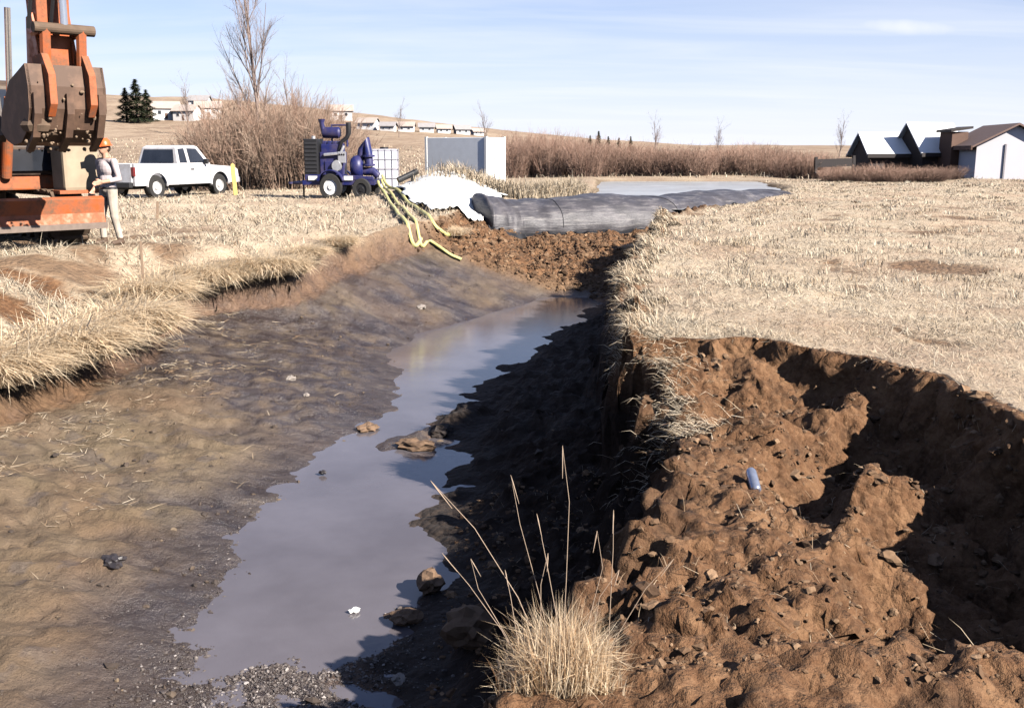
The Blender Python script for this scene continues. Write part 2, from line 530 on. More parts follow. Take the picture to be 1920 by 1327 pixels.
def mat_simple(name, col, rough=0.6, metal=0.0, var=0.25, scale=12, spec=0.4, bump=0.2):
    if name in MATS:
        return MATS[name]
    t = NT(name)
    n = t.noise(scale, 5, 0.6)
    c = t.mix(t.rng(n, 0.3, 0.7, 0, var * 2), (*col, 1), tuple(k * 0.55 for k in col) + (1,))
    MATS[name] = t.base(c, rough, metal, spec, t.bump(n, bump, 0.01))
    return MATS[name]


def mat_glass(name='dark_window_glass', col=(0.015, 0.017, 0.022)):
    if name in MATS:
        return MATS[name]
    t = NT(name)
    n = t.noise(2.0, 3)
    MATS[name] = t.base(t.mix(t.rng(n, 0.3, 0.7), (*col, 1), tuple(k * 1.8 for k in col) + (1,)), 0.08, 0, 0.6)
    return MATS[name]


def mat_plastic_sheet():
    t = NT('white_plastic_sheet')
    n = t.noise(1.2, 5, 0.6)
    return t.base(t.mix(t.rng(n, 0.45, 0.75, 0, 0.5), (0.80, 0.80, 0.78, 1), (0.62, 0.58, 0.48, 1)), 0.45, 0, 0.4, t.bump(t.noise(5, 5), 0.5, 0.05))


# ------------------------------------------------------------------ mesh helpers
def mesh_np(name, V, F, tint=None, smooth=False):
    V = np.asarray(V, np.float32)
    F = np.asarray(F, np.int32)
    k = F.shape[1]
    me = bpy.data.meshes.new(name)
    me.vertices.add(len(V)); me.vertices.foreach_set('co', V.ravel())
    me.loops.add(F.size); me.loops.foreach_set('vertex_index', F.ravel())
    me.polygons.add(len(F))
    me.polygons.foreach_set('loop_start', np.arange(0, F.size, k, dtype=np.int32))
    me.polygons.foreach_set('loop_total', np.full(len(F), k, np.int32))
    if tint is not None:
        a = me.attributes.new('tint', 'FLOAT', 'POINT')
        a.data.foreach_set('value', np.asarray(tint, np.float32))
    me.polygons.foreach_set('use_smooth', np.full(len(F), smooth, bool))
    me.update()
    me.validate()
    return me


def link(name, me, mat=None, parent=None, loc=None, rot=None):
    o = bpy.data.objects.new(name, me)
    if mat is not None and me is not None and not me.materials:
        me.materials.append(mat)
    COL.objects.link(o)
    if parent is not None:
        o.parent = parent
    if loc is not None:
        o.location = loc
    if rot is not None:
        o.rotation_euler = rot
    return o


def tag(o, label=None, cat=None, group=None, kind=None):
    for k, v in (('label', label), ('category', cat), ('group', group), ('kind', kind)):
        if v:
            o[k] = v
    return o


def empty(name, loc, rz=0.0, label=None, cat=None, group=None):
    o = bpy.data.objects.new(name, None)
    o.empty_display_size = 0.2
    COL.objects.link(o)
    o.location = loc
    o.rotation_euler = (0, 0, rz)
    return tag(o, label, cat, group)


class MB:
    """collects shapes; build() links them as one mesh object"""

    def __init__(s):
        s.v, s.f = [], []

    def add(s, vs, fs):
        k = len(s.v)
        s.v += [tuple(p) for p in vs]
        s.f += [tuple(i + k for i in f) for f in fs]
        return s

    def box(s, c, d, M=None, taper=1.0):
        x, y, z = d[0] / 2, d[1] / 2, d[2] / 2
        vs = [Vector((sx_ * x * (taper if sz > 0 else 1), sy * y * (taper if sz > 0 else 1), sz * z)) for sz in (-1, 1) for sy in (-1, 1) for sx_ in (-1, 1)]
        if M is not None:
            vs = [M @ p for p in vs]
        vs = [p + Vector(c) for p in vs]
        return s.add(vs, [(0, 2, 3, 1), (4, 5, 7, 6), (0, 1, 5, 4), (2, 6, 7, 3), (0, 4, 6, 2), (1, 3, 7, 5)])

    def tube(s, pts, rad, n=8, cap=True):
        pts = [Vector(p) for p in pts]
        if not isinstance(rad, (list, tuple)):
            rad = [rad] * len(pts)
        k0 = len(s.v)
        side = None
        for i, p in enumerate(pts):
            d = (pts[min(i + 1, len(pts) - 1)] - pts[max(i - 1, 0)]).normalized()
            if side is None:
                side = d.orthogonal().normalized()
            side = (side - d * side.dot(d)).normalized()
            up = d.cross(side)
            for j in range(n):
                a = 2 * math.pi * j / n
                s.v.append(tuple(p + (side * math.cos(a) + up * math.sin(a)) * rad[i]))
        for i in range(len(pts) - 1):
            for j in range(n):
                a, b = k0 + i * n + j, k0 + i * n + (j + 1) % n
                s.f.append((a, b, b + n, a + n))
        if cap:
            s.f.append(tuple(k0 + j for j in range(n))[::-1])
            s.f.append(tuple(k0 + (len(pts) - 1) * n + j for j in range(n)))
        return s

    def cyl(s, a, b, r, r2=None, n=16):
        return s.tube([a, b], [r, r if r2 is None else r2], n)

    def prism(s, prof, a, b, axes='xz'):
        """2-D outline extruded along the third axis from a to b"""
        third = ({'x', 'y', 'z'} - set(axes)).pop()
        ix = {'x': 0, 'y': 1, 'z': 2}

        def P(p, t):
            q = [0, 0, 0]
            q[ix[axes[0]]], q[ix[axes[1]]], q[ix[third]] = p[0], p[1], t
            return q
        n = len(prof)
        return s.add([P(p, a) for p in prof] + [P(p, b) for p in prof],
                     [tuple(range(n))[::-1], tuple(range(n, 2 * n))] + [(i, (i + 1) % n, (i + 1) % n + n, i + n) for i in range(n)])

    def lathe(s, prof, axis='y', n=24, c=(0, 0, 0)):
        k0 = len(s.v)
        m = len(prof)
        for j in range(n):
            a = 2 * math.pi * j / n
            for r, t in prof:
                u, w = r * math.cos(a), r * math.sin(a)
                p = {'y': (u, t, w), 'z': (u, w, t), 'x': (t, u, w)}[axis]
                s.v.append((p[0] + c[0], p[1] + c[1], p[2] + c[2]))
        for j in range(n):
            for i in range(m - 1):
                a, b = k0 + j * m + i, k0 + ((j + 1) % n) * m + i
                s.f.append((a, b, b + 1, a + 1))
        return s

    def build(s, name, mat, parent=None, bevel=0.0, smooth=False, loc=None, rot=None):
        me = bpy.data.meshes.new(name)
        me.from_pydata(s.v, [], s.f)
        bm = bmesh.new(); bm.from_mesh(me)
        bmesh.ops.recalc_face_normals(bm, faces=bm.faces)
        if bevel:
            es = [e for e in bm.edges if len(e.link_faces) == 2 and e.calc_face_angle(0) > 0.6]
            bmesh.ops.bevel(bm, geom=es, offset=bevel, segments=2, affect='EDGES', profile=0.6, clamp_overlap=True)
        bm.to_mesh(me); bm.free()
        if smooth:
            for p in me.polygons:
                p.use_smooth = True
            me.set_sharp_from_angle(angle=R(38))
        return link(name, me, mat, parent, loc, rot)


def arc(c, r, a0, a1, n):
    return [(c[0] + r * math.cos(a0 + (a1 - a0) * i / n), c[1] + r * math.sin(a0 + (a1 - a0) * i / n)) for i in range(n + 1)]


def blades(P, L, W, az, lean, droop):
    """P (N,3) roots; returns verts, tris: two joints and a tip for each blade"""
    N = len(P)
    h = np.stack([np.cos(az), np.sin(az), np.zeros(N)], 1)
    w = np.stack([-np.sin(az), np.cos(az), np.zeros(N)], 1)
    tw = rng.uniform(-0.9, 0.9, N)[:, None]
    w = w * np.cos(tw) + np.array([0, 0, 1.0]) * np.sin(tw) * 0.6
    e0 = np.pi / 2 - lean
    e1 = e0 - droop
    up = np.array([0, 0, 1.0])
    mid = P + (L * 0.55)[:, None] * (np.cos(e0)[:, None] * h + np.sin(e0)[:, None] * up)
    tip = mid + (L * 0.45)[:, None] * (np.cos(e1)[:, None] * h + np.sin(e1)[:, None] * up)
    hw = (W / 2)[:, None] * w
    V = np.stack([P - hw, P + hw, mid - hw * 0.8, mid + hw * 0.8, tip], 1).reshape(-1, 3)
    b = np.arange(N)[:, None] * 5
    F = np.concatenate([b + [0, 1, 3], b + [0, 3, 2], b + [2, 3, 4]], 1).reshape(-1, 3)
    return V, F


# ------------------------------------------------------------------ ground sheet
def axis_lines(fine, step, lo, hi, ratio, maxstep=1e9):
    a = list(np.arange(fine[0], fine[1] + 1e-6, step))
    s, v = step, a[-1]
    while v < hi:
        s = min(s * ratio, maxstep if v < 60 else 1e9); v += s; a.append(v)
    s, v = step, a[0]
    while v > lo:
        s *= ratio; v -= s; a.insert(0, v)
    return np.array(a)


gx = axis_lines((-4.7, 3.5), 0.032, -6000, 6000, 1.045)
gy1 = axis_lines((2.7, 10.5), 0.035, -60, 10.5, 1.25)
gy2 = [gy1[-1]]
while gy2[-1] < 6000:
    gy2.append(gy2[-1] + (0.0043 * gy2[-1] if gy2[-1] < 48 else 0.03 * gy2[-1] - 1.2))
gy = np.concatenate([gy1, np.array(gy2[1:])])
X, Y = np.meshgrid(gx, gy)
Z, I = height(X, Y, True)
chan = I['chan']
# masks by kind of surface: r straw, g cut soil, b wet mud
nz = fbm(X * 0.8, Y * 0.8, 4)
nf = fbm(X * 3.1, Y * 3.1, 4)
gully = np.clip((plateau(X, Y) - 0.12 * sstep(4.6, 3.2, Y) - I['tr']) / 0.03 - 0.3, 0, 1) * (X >= I['xr'])
face = chan * sstep(1.05, 0.8, I['s'])
near = np.clip(I['near'] * 1.6, 0, 1)
cut = np.maximum(gully, face)
for _ in range(3):                                  # bare rim where the turf has broken away
    cut = np.maximum.reduce([cut, np.roll(cut, 1, 0), np.roll(cut, -1, 0), np.roll(cut, 1, 1), np.roll(cut, -1, 1)]) * (Y < 24)
soil = np.clip(np.maximum(cut, near), 0, 1)
soil = np.maximum(soil, I['farsl'])
soil = np.maximum(soil, sstep(8.75, 8.45, Y + 0.15 * nf) * sstep(0.55, 0.2, np.abs(X - I['xr'])))
lbank = chan * sstep(0.0, 0.25, X - I['xl']) * sstep(0.55, 0.35, X - I['xl']) * sstep(25, 22, Y)
gyv, gxv = np.gradient(Z)
sl = np.hypot(gxv / np.gradient(gx)[None, :], gyv / np.gradient(gy)[:, None])
steep = sstep(0.6, 1.0, sl) * (X < I['wl'] - 0.3) * (X > I['xl'] - 0.5) * (Y < 24) * (Y > 4) * sstep(0.60, 0.42, LTOP(Y) - Z)
for _ in range(2):
    steep = np.maximum.reduce([steep, np.roll(steep, 1, 0), np.roll(steep, -1, 0), np.roll(steep, 1, 1), np.roll(steep, -1, 1)])
soil = np.maximum(soil, np.maximum(lbank * 0.6, steep * 0.65))
soil = np.maximum(soil, sstep(0.25, 0.55, I['patch'] + 0.15 * nf) * (X < I['xl']))
yard = sstep(-5.0, -6.0, X) * sstep(13.2, 14.6, Y) * sstep(23, 19, Y) * sstep(-0.25, 0.35, nz) * 0.75   # earth churned by the tracks
soil = np.maximum(soil, yard)
soil = np.maximum(soil, sstep(0.34, 0.62, fbm(X * 0.55 + 9, Y * 0.4, 4)) * 0.75 * sstep(5.5, 8, Y) * sstep(55, 20, Y) * (X > 3.5))
grass = (1 - np.clip(soil * 1.15, 0, 1)) * (1 - chan)
grass = np.where(Y > 60, np.maximum(grass, sstep(60, 63, Y)), grass)
wetd = np.clip(sstep(0.48, 0.27, Z) * sstep(4, 6, Y) * 0.9 + 0.25 * nz * sstep(1.0, 0.5, Z), 0, 1)
d1 = np.clip(sstep(11.8, 13.2, Y + 0.35 * (X + 4.5) + 0.9 * nz) * sstep(19.5, 17.5, Y) * (0.9 + 0.7 * nf), 0, 1)
d2 = sstep(0.9, 0.2, np.hypot((X + 5.0) / 0.5, (Y - 13.8) / 0.9) + .5 * nf)
d3 = sstep(14.5, 17, Y) * sstep(25, 22.5, Y) * (0.75 + 0.5 * nz)
d4 = sstep(0.38, 0.55, nf + 0.4 * nz) * 0.5 * sstep(1.2, 0.9, Z)
wet = np.clip(np.maximum.reduce([wetd, d1, d2, d3, d4]), 0, 1) * chan * (1 - np.clip(I['farsl'] * 1.3, 0, 1))
# ragged cut faces: push steep vertices sideways
stp = sstep(0.5, 1.6, sl) * sstep(34, 24, Y)
Xo = X + stp * 0.09 * fbm(X * 2.1 + Z * 4.0, Y * 4.2 + 3, 4)
Yo = Y + stp * 0.07 * fbm(X * 4.2 + 11, Y * 2.1 + Z * 4.0, 4)
ny, nx = X.shape
V = np.stack([Xo, Yo, Z], -1).reshape(-1, 3)
idx = np.arange(ny * nx).reshape(ny, nx)
F = np.stack([idx[:-1, :-1], idx[:-1, 1:], idx[1:, 1:], idx[1:, :-1]], -1).reshape(-1, 4)
gme = mesh_np('ground', V, F, smooth=True)
ca = gme.color_attributes.new('zone', 'FLOAT_COLOR', 'POINT')
ca.data.foreach_set('color', np.stack([grass, soil, wet, np.ones_like(wet)], -1).astype(np.float32).ravel())
fa = gme.attributes.new('face_cut', 'FLOAT', 'POINT')  # channel's cut face, where the painted shade goes
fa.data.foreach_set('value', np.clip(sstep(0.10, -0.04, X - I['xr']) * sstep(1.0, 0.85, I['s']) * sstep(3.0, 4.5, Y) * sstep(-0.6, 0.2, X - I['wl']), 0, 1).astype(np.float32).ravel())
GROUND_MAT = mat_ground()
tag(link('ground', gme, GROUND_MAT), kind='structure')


def ground_z(x, y):
    """height of the built sheet, read back between its vertices"""
    x, y = np.asarray(x, float), np.asarray(y, float)
    j = np.clip(np.searchsorted(gx, x) - 1, 0, nx - 2)
    i = np.clip(np.searchsorted(gy, y) - 1, 0, ny - 2)
    u, v = np.clip((x - gx[j]) / (gx[j + 1] - gx[j]), 0, 1), np.clip((y - gy[i]) / (gy[i + 1] - gy[i]), 0, 1)
    return (Z[i, j] * (1 - u) + Z[i, j + 1] * u) * (1 - v) + (Z[i + 1, j] * (1 - u) + Z[i + 1, j + 1] * u) * v


def gz(x, y):
    return float(ground_z(x, y))


YS = np.geomspace(2.2, 900, 6000)


def hit(px, py):
    d = ray(px, py)
    k = YS / d[1]
    b = np.nonzero(ground_z(d[0] * k, YS) > CAMZ + d[2] * k)[0]
    i = b[0] if len(b) else len(YS) - 1
    return Vector((d[0] * k[i], YS[i], gz(d[0] * k[i], YS[i])))


def zone(x, y):
    """straw share of the ground at points, read from the same masks"""
    j = np.clip(np.searchsorted(gx, x), 0, nx - 1)
    i = np.clip(np.searchsorted(gy, y), 0, ny - 1)
    return grass[i, j], soil[i, j], wet[i, j], chan[i, j]


# ------------------------------------------------------------------ water
def water_sheet(name, x0, x1, y0, y1, step, z, mat):
    xs, ys = np.arange(x0, x1 + step, step), np.arange(y0, y1 + step, step)
    A, B = np.meshgrid(xs, ys)
    me = mesh_np(name, np.stack([A, B, np.full_like(A, z)], -1).reshape(-1, 3),
                 (lambda q: np.stack([q[:-1, :-1], q[:-1, 1:], q[1:, 1:], q[1:, :-1]], -1).reshape(-1, 4))(np.arange(A.size).reshape(A.shape)), smooth=True)
    return tag(link(name, me, mat), kind='structure')


water_sheet('channel_water', -3.2, 3.2, -2, 25.2, 0.4, WZ, mat_water('muddy_channel_water', (0.125, 0.112, 0.122), 0.13, 0.16, 11))
water_sheet('pond_water', -1.5, 18, 31.2, 63, 1.0, 1.86, mat_water('pond_water', (0.40, 0.41, 0.41), 0.30, 0.5, 5))

# ------------------------------------------------------------------ grass as ground cover
STRAW = [(0.0, (0.20, 0.125, 0.075)), (0.25, (0.36, 0.27, 0.175)), (0.6, (0.50, 0.41, 0.30)), (1.0, (0.57, 0.50, 0.39))]
M_STRAW = mat_blades('dry_straw_blades', STRAW)


def cover(name, label, N, sampler, lrange, wk, lean, droop, az=None, keep=0.4, clump=0.0):
    x, y = sampler(N)
    g, s, w, c = zone(x, y)
    k = g > keep
    x, y = x[k], y[k]
    n = len(x)
    P = np.stack([x, y, ground_z(x, y) - 0.01], 1)
    cl = fbm(x * 0.9, y * 0.9, 3)
    L = rng.uniform(*lrange, n) * (1 + clump * np.clip(cl * 2, -0.6, 1.2))
    A = rng.uniform(0, 2 * np.pi, n) if az is None else rng.normal(az, 0.8, n)
    W = wk * np.maximum(y, 5) * rng.uniform(0.7, 1.3, n)
    V, F = blades(P, L, W, A, rng.normal(lean, 0.28, n), rng.normal(droop, 0.3, n))
    tint = np.repeat(np.clip(rng.normal(0.55, 0.22, n) + 0.35 * cl, 0, 1), 5)
    o = link(name, mesh_np(name, V, F, tint), M_STRAW)
    return tag(o, label, 'grass', kind='stuff')


def samp_right(N):
    y = 8.3 * (60 / 8.3) ** (rng.random(N) ** 1.0)
    x = XR(y) - 0.1 + rng.random(N) ** 1.15 * (0.56 * y - XR(y) + 2.0)
    return x, y


def samp_right_near(N):
    y = rng.uniform(5.2, 9.5, N)
    x = rng.uniform(1.1, 7.0, N)
    return x, y


def samp_left(N):
    y = 7.0 * (45 / 7.0) ** (rng.random(N))
    x = XL(y) + 0.1 - rng.random(N) ** 1.2 * (0.58 * y + XL(y) + 1.0)
    return x, y


cover('dry_grass', 'trodden bleached dry grass covering the right bank top', 120000, samp_right, (0.05, 0.15), 0.0006, 1.30, 0.2, clump=0.6)
cover('dry_grass', 'flattened straw along the near lip of the right bank', 34000, samp_right_near, (0.05, 0.15), 0.0006, 1.32, 0.2, clump=0.4)
cover('dry_grass', 'bleached dry grass covering the left bank top', 70000, samp_left, (0.07, 0.24), 0.0006, 1.05, 0.5, clump=0.9)


def samp_far(N):
    y = 63 * (160 / 63) ** rng.random(N)
    return rng.uniform(-0.6, 0.6, N) * y, y


cover('dry_grass', 'coarse dry grass of the open field beyond the pond', 22000, samp_far, (0.15, 0.4), 0.0007, 0.6, 0.6, clump=0.6)

# reeds on the pond's left shore
n = 9000
yy = rng.uniform(33.5, 41, n)
xx = XL(yy) - 0.4 + np.abs(rng.normal(0, 1.3, n)) * rng.choice([-1, 0.35], n)
P = np.stack([xx, yy, ground_z(xx, yy)], 1)
V, F = blades(P, rng.uniform(0.35, 0.75, n), np.full(n, 0.03), rng.uniform(0, 6.28, n), rng.normal(0.3, 0.15, n), rng.normal(0.6, 0.3, n))
tag(link('reeds', mesh_np('reeds', V, F, np.repeat(np.clip(rng.normal(0.55, 0.2, n), 0, 1), 5)), M_STRAW),
    'pale straw coloured reeds on the pond shore behind the grey dam', 'reeds', kind='stuff')

# ------------------------------------------------------------------ the water-filled dam
def dam_profile(k):
    a = 2 * math.pi * k
    w, h = math.cos(a), math.sin(a)
    if h < -0.55:
        h = -0.55
    w = math.copysign(abs(w) ** 0.8, w)
    return w * 1.5, (h + 0.55) * 0.80


path = [(-1.15, 30.0), (-0.8, 30.1), (-0.2, 30.35), (1.0, 30.75), (2.4, 31.2), (3.8, 32.0), (5.2, 33.2), (6.6, 34.8), (7.8, 36.3), (8.9, 37.8), (9.6, 38.8)]
path = np.array(path)
tt = np.linspace(0, len(path) - 1, 110)
px_, py_ = np.interp(tt, range(len(path)), path[:, 0]), np.interp(tt, range(len(path)), path[:, 1])
K = 40
Vd, Fd = [], []
for i in range(110):
    i0, i1 = max(i - 1, 0), min(i + 1, 109)
    d = Vector((px_[i1] - px_[i0], py_[i1] - py_[i0], 0)).normalized()
    nrm = Vector((d.y, -d.x, 0))
    e = min(1.0, math.sqrt(max(0.0, 1 - (1 - min(1, i / 9)) ** 2)) + 0.05)
    eh = 0.25 + 0.75 * e
    base = 1.02 + 0.22 * sstep(50, 95, i) + 0.15 * (1 - sstep(0, 14, i))
    for k in range(K):
        w, h = dam_profile(k / K)
        wr = 0.05 * float(perlin(np.array(tt[i] * 2.3), np.array(k * 0.23 + 4))) + 0.03 * float(perlin(np.array(tt[i] * 6.0), np.array(k * 0.35)))
        sag = 1 + 0.05 * math.sin(tt[i] * 1.9)
        Vd.append((px_[i] + nrm.x * (w * e + wr), py_[i] + nrm.y * (w * e + wr), base + h * eh * sag * (1 - 0.22 * float(sstep(50, 100, i))) + wr * (h > 0.05)))
for i in range(109):
    for k in range(K):
        a, b = i * K + k, i * K + (k + 1) % K
        Fd.append((a, b, b + K, a + K))
dme = bpy.data.meshes.new('tube')
dme.from_pydata(Vd, [], Fd + [tuple(range(K))[::-1], tuple(range(109 * K, 110 * K))])
for p in dme.polygons:
    p.use_smooth = True
dam = empty('inflatable_dam', (px_[0], py_[0], 1.1), 0, 'long grey water-filled fabric tube dam lying across the channel', 'dam')
DAM_M = mat_fabric_tube()
o = link('tube', dme, DAM_M, dam); o.matrix_parent_inverse = Matrix.Translation(-dam.location)
# seams round the tube and the black liner skirt at its foot
for i in (33, 58):
    m = MB()
    c = [Vector(Vd[i * K + k]) for k in range(K) if dam_profile(k / K)[1] > 0.03]
    mid = Vector((px_[i], py_[i], 1.5))
    m.tube([p + (p - mid).normalized() * 0.004 for p in c], 0.012, 6)
    o = m.build('seam', mat_simple('dark_seam', (0.03, 0.03, 0.034), 0.6), dam); o.matrix_parent_inverse = Matrix.Translation(-dam.location)
m = MB()
rows = []
for i in range(0, 75):
    i0, i1 = max(i - 1, 0), min(i + 1, 109)
    d = Vector((px_[i1] - px_[i0], py_[i1] - py_[i0], 0)).normalized(); nrm = Vector((d.y, -d.x, 0))
    j = 0.10 * float(perlin(np.array(i * 0.5), np.array(3.2)))
    for off, h in ((1.32, 0.30), (1.52, 0.16), (1.75 + j, 0.02), (1.9 + j, -0.03)):
        x, y = px_[i] + nrm.x * off, py_[i] + nrm.y * off
        z = (1.12 + h) if off < 1.7 else max(gz(x, y) + 0.05 + h, 0.9)
        m.v.append((x, y, z))
for i in range(74):
    for k in range(3):
        a = i * 4 + k
        m.f.append((a, a + 1, a + 5, a + 4))
o = m.build('liner_skirt', mat_simple('black_liner', (0.016, 0.016, 0.018), 0.5), dam, smooth=True); o.matrix_parent_inverse = Matrix.Translation(-dam.location)

# ------------------------------------------------------------------ white plastic sheet and black pipe left of the dam
A = [at_z(742, 352, 2.05), at_z(900, 340, 2.05), at_z(985, 356, 2.05), at_z(905, 432, 1.55), at_z(838, 412, 1.75)]
def drape(corners, nu, nv, name, lift=0.05):
    c = [Vector(p) for p in corners]
    V, F = [], []
    for j in range(nv + 1):
        for i in range(nu + 1):
            u, v = i / nu, j / nv
            p = (c[0] * (1 - u) + c[1] * u) * (1 - v) + (c[3] * (1 - u) + c[2] * u) * v
            w = 0.16 * float(fbm(np.array(p.x * 1.1), np.array(p.y * 1.1), 3))
            p = Vector((p.x + w, p.y - w, 0))
            p.z = gz(p.x, p.y) + lift + 0.07 * abs(float(fbm(np.array(p.x * 1.8), np.array(p.y * 1.8 + 3), 3)))
            V.append(p)
    for j in range(nv):
        for i in range(nu):
            a = j * (nu + 1) + i
            F.append((a, a + 1, a + nu + 2, a + nu + 1))
    me = bpy.data.meshes.new(name)
    me.from_pydata(V, [], F)
    for p in me.polygons:
        p.use_smooth = True
    return me


M_SHEET = mat_plastic_sheet()
me = drape([(-4.5, 37.2, 0), (0.4, 38.6, 0), (-0.75, 28.5, 0), (-2.2, 26.9, 0)], 44, 90, 'plastic_sheet', 0.09)
sh = link('plastic_sheet', me, M_SHEET)
sm = sh.modifiers.new('thick', 'SOLIDIFY'); sm.thickness = 0.01
tag(sh, 'bright white plastic sheet spread over the bank beside the grey dam', 'plastic sheet')
me = drape([(-3.9, 44.0, 0), (1.2, 45.0, 0), (0.9, 39.8, 0), (-3.2, 38.6, 0)], 30, 24, 'plastic_sheet')
sh = link('plastic_sheet', me, M_SHEET)
sm = sh.modifiers.new('thick', 'SOLIDIFY'); sm.thickness = 0.01
tag(sh, 'farther white plastic sheet lying flat before the pale container', 'plastic sheet')
p = at(762, 322, 34.0); z0 = gz(p.x, p.y)
m = MB().tube([(p.x - 0.28, p.y - 0.1, z0 + 0.22), (p.x + 0.35, p.y + 0.2, z0 + 0.52)], 0.10, 14)
m.box((p.x + 0.2, p.y + 0.15, z0 + 0.2), (0.12, 0.3, 0.4))
tag(m.build('pipe', mat_simple('black_poly_pipe', (0.02, 0.02, 0.022), 0.4), bevel=0.01), 'short black pipe propped at a slant on the white sheet', 'pipe')

# ------------------------------------------------------------------ hoses from the pump to the channel
M_HOSE = mat_simple('pale_yellow_hose', (0.60, 0.55, 0.22), 0.5, var=0.2)
PUMP_Y = 36.0
pump_at = at(640, 358, PUMP_Y); pump_at.z = gz(pump_at.x, pump_at.y)


def hose(start, marks, r, label, mat=M_HOSE):
    """from the pump's outlet through the marked spots, lying on the ground"""
    P = [Vector(start)] + [hit(*q) for q in marks]
    out = []
    for i in range(len(P) - 1):
        a, b = P[i], P[i + 1]
        c0 = P[i - 1] if i else a
        c1 = P[i + 2] if i + 2 < len(P) else b
        for k in range(14):
            t = k / 14
            q = 0.5 * ((2 * a) + (b - c0) * t + (2 * c0 - 5 * a + 4 * b - c1) * t * t + (3 * a - c0 - 3 * b + c1) * t ** 3)
            g = gz(q.x, q.y) + r * 0.8 + 0.03
            q.z = g if i else max(g, start[2] * (1 - t) ** 2 + g * (1 - (1 - t) ** 2))
            out.append(q)
    for _ in range(6):
        out = [out[0]] + [Vector((b.x, b.y, max((a.z + 2 * b.z + c.z) / 4, gz(b.x, b.y) + r * 0.6))) for a, b, c in zip(out, out[1:], out[2:])] + [out[-1]]
    return tag(MB().tube(out, r, 8).build('discharge_hose', mat, smooth=True), label, 'hose', 'hoses running from the pump to the channel')


PX = Vector((pump_at.x + 1.45, pump_at.y, pump_at.z + 0.68))
hose((PX.x, PX.y - 0.1, PX.z), [(738, 372), (758, 396), (782, 428), (806, 458), (836, 477), (866, 493)], 0.04,
     'pale yellow hose reaching furthest down into the muddy channel')
hose((PX.x, PX.y + 0.15, PX.z + 0.15), [(752, 366), (784, 398), (812, 424), (850, 440)], 0.05,
     'pale yellow hose ending at the grass clump by the dam')
hose((PX.x - 0.1, PX.y - 0.3, PX.z - 0.05), [(728, 378), (746, 406), (766, 434), (790, 455)], 0.048,
     'pale yellow hose lying closest to the excavator, shortest of three')

# ------------------------------------------------------------------ pump on its trailer
BLUE = paint('pump_blue', (0.006, 0.012, 0.10), amount=0.16, rough=0.4)
BLACKM = mat_simple('black_steel', (0.012, 0.012, 0.014), 0.5)
STEEL = mat_simple('pale_steel', (0.55, 0.55, 0.57), 0.4, 0.6)
TYRE = mat_simple('tyre_rubber', (0.02, 0.019, 0.018), 0.8)
RIMW = mat_simple('white_rim', (0.75, 0.74, 0.72), 0.45)


def wheel(parent, loc, r, w, rim_mat, name='wheel', hub=0.58):
    e = MB().lathe([(r * hub, -w / 2), (r * 0.93, -w / 2), (r, -w * 0.32), (r, w * 0.32), (r * 0.93, w / 2), (r * hub, w / 2), (r * hub, -w / 2)], 'y', 28)
    t = e.build(name, TYRE, parent, smooth=True, loc=loc)
    rm = MB().lathe([(0.0, -w * 0.42), (r * 0.22, -w * 0.42), (r * 0.26, -w * 0.30), (r * hub * 0.9, -w * 0.26), (r * hub, -w * 0.44), (r * hub + 0.002, w * 0.4), (0, w * 0.4)], 'y', 24)
    for k in range(5):
        a = k * 2 * math.pi / 5
        rm.cyl((r * 0.14 * math.cos(a), -w * 0.47, r * 0.14 * math.sin(a)), (r * 0.14 * math.cos(a), -w * 0.40, r * 0.14 * math.sin(a)), 0.018, n=6)
    rm.build('rim', rim_mat, t, smooth=True)
    return t


pump = empty('pump_trailer', pump_at, R(-4), 'blue diesel pump on a wheeled trailer with black radiator', 'pump')
pump.scale = (0.98, 0.98, 1.14)
m = MB()
for sy in (-0.55, 0.55):
    m.box((0.05, sy, 0.52), (2.6, 0.10, 0.14))
for sx_ in (-1.2, -0.4, 0.5, 1.3):
    m.box((sx_, 0, 0.52), (0.08, 1.0, 0.10))
m.build('frame', BLUE, pump, 0.01)
m = MB().tube([(-1.2, -0.5, 0.52), (-1.72, -0.05, 0.50)], 0.05, 8).tube([(-1.2, 0.5, 0.52), (-1.72, 0.05, 0.50)], 0.05, 8)
m.lathe([(0.06, -0.03), (0.12, -0.03), (0.12, 0.03), (0.06, 0.03), (0.06, -0.03)], 'z', 16, (-1.82, 0, 0.50))
m.build('drawbar', BLUE, pump)
m = MB().cyl((-1.35, -0.1, 0.0), (-1.35, -0.1, 0.78), 0.035).box((-1.35, -0.1, 0.015), (0.2, 0.2, 0.03))
m.build('jack', BLACKM, pump)
wheel(pump, (-0.18, -0.78, 0.40), 0.40, 0.22, RIMW)
wheel(pump, (0.92, -0.78, 0.33), 0.33, 0.20, BLACKM)
wheel(pump, (-0.18, 0.78, 0.40), 0.40, 0.22, RIMW)
wheel(pump, (0.92, 0.78, 0.33), 0.33, 0.20, BLACKM)
for sy in (-0.78, 0.78):
    m = MB().prism(arc((-0.18, 0.42), 0.50, R(20), R(160), 12) + arc((-0.18, 0.42), 0.47, R(160), R(20), 12), sy - 0.14, sy + 0.14)
    m.build('fender', BLUE, pump)
m = MB().box((-0.95, 0, 1.22), (0.50, 0.92, 1.22)); rad = m.build('radiator', BLACKM, pump, 0.03)
for k in range(9):
    MB().box((-0.95, -0.47, 0.74 + k * 0.12), (0.42, 0.03, 0.05)).build('grille_bar', mat_simple('dark_grille', (0.03, 0.03, 0.033), 0.45), rad)
MB().cyl((-0.95, 0, 1.8), (-0.95, 0, 1.92), 0.07).build('cap', STEEL, rad)
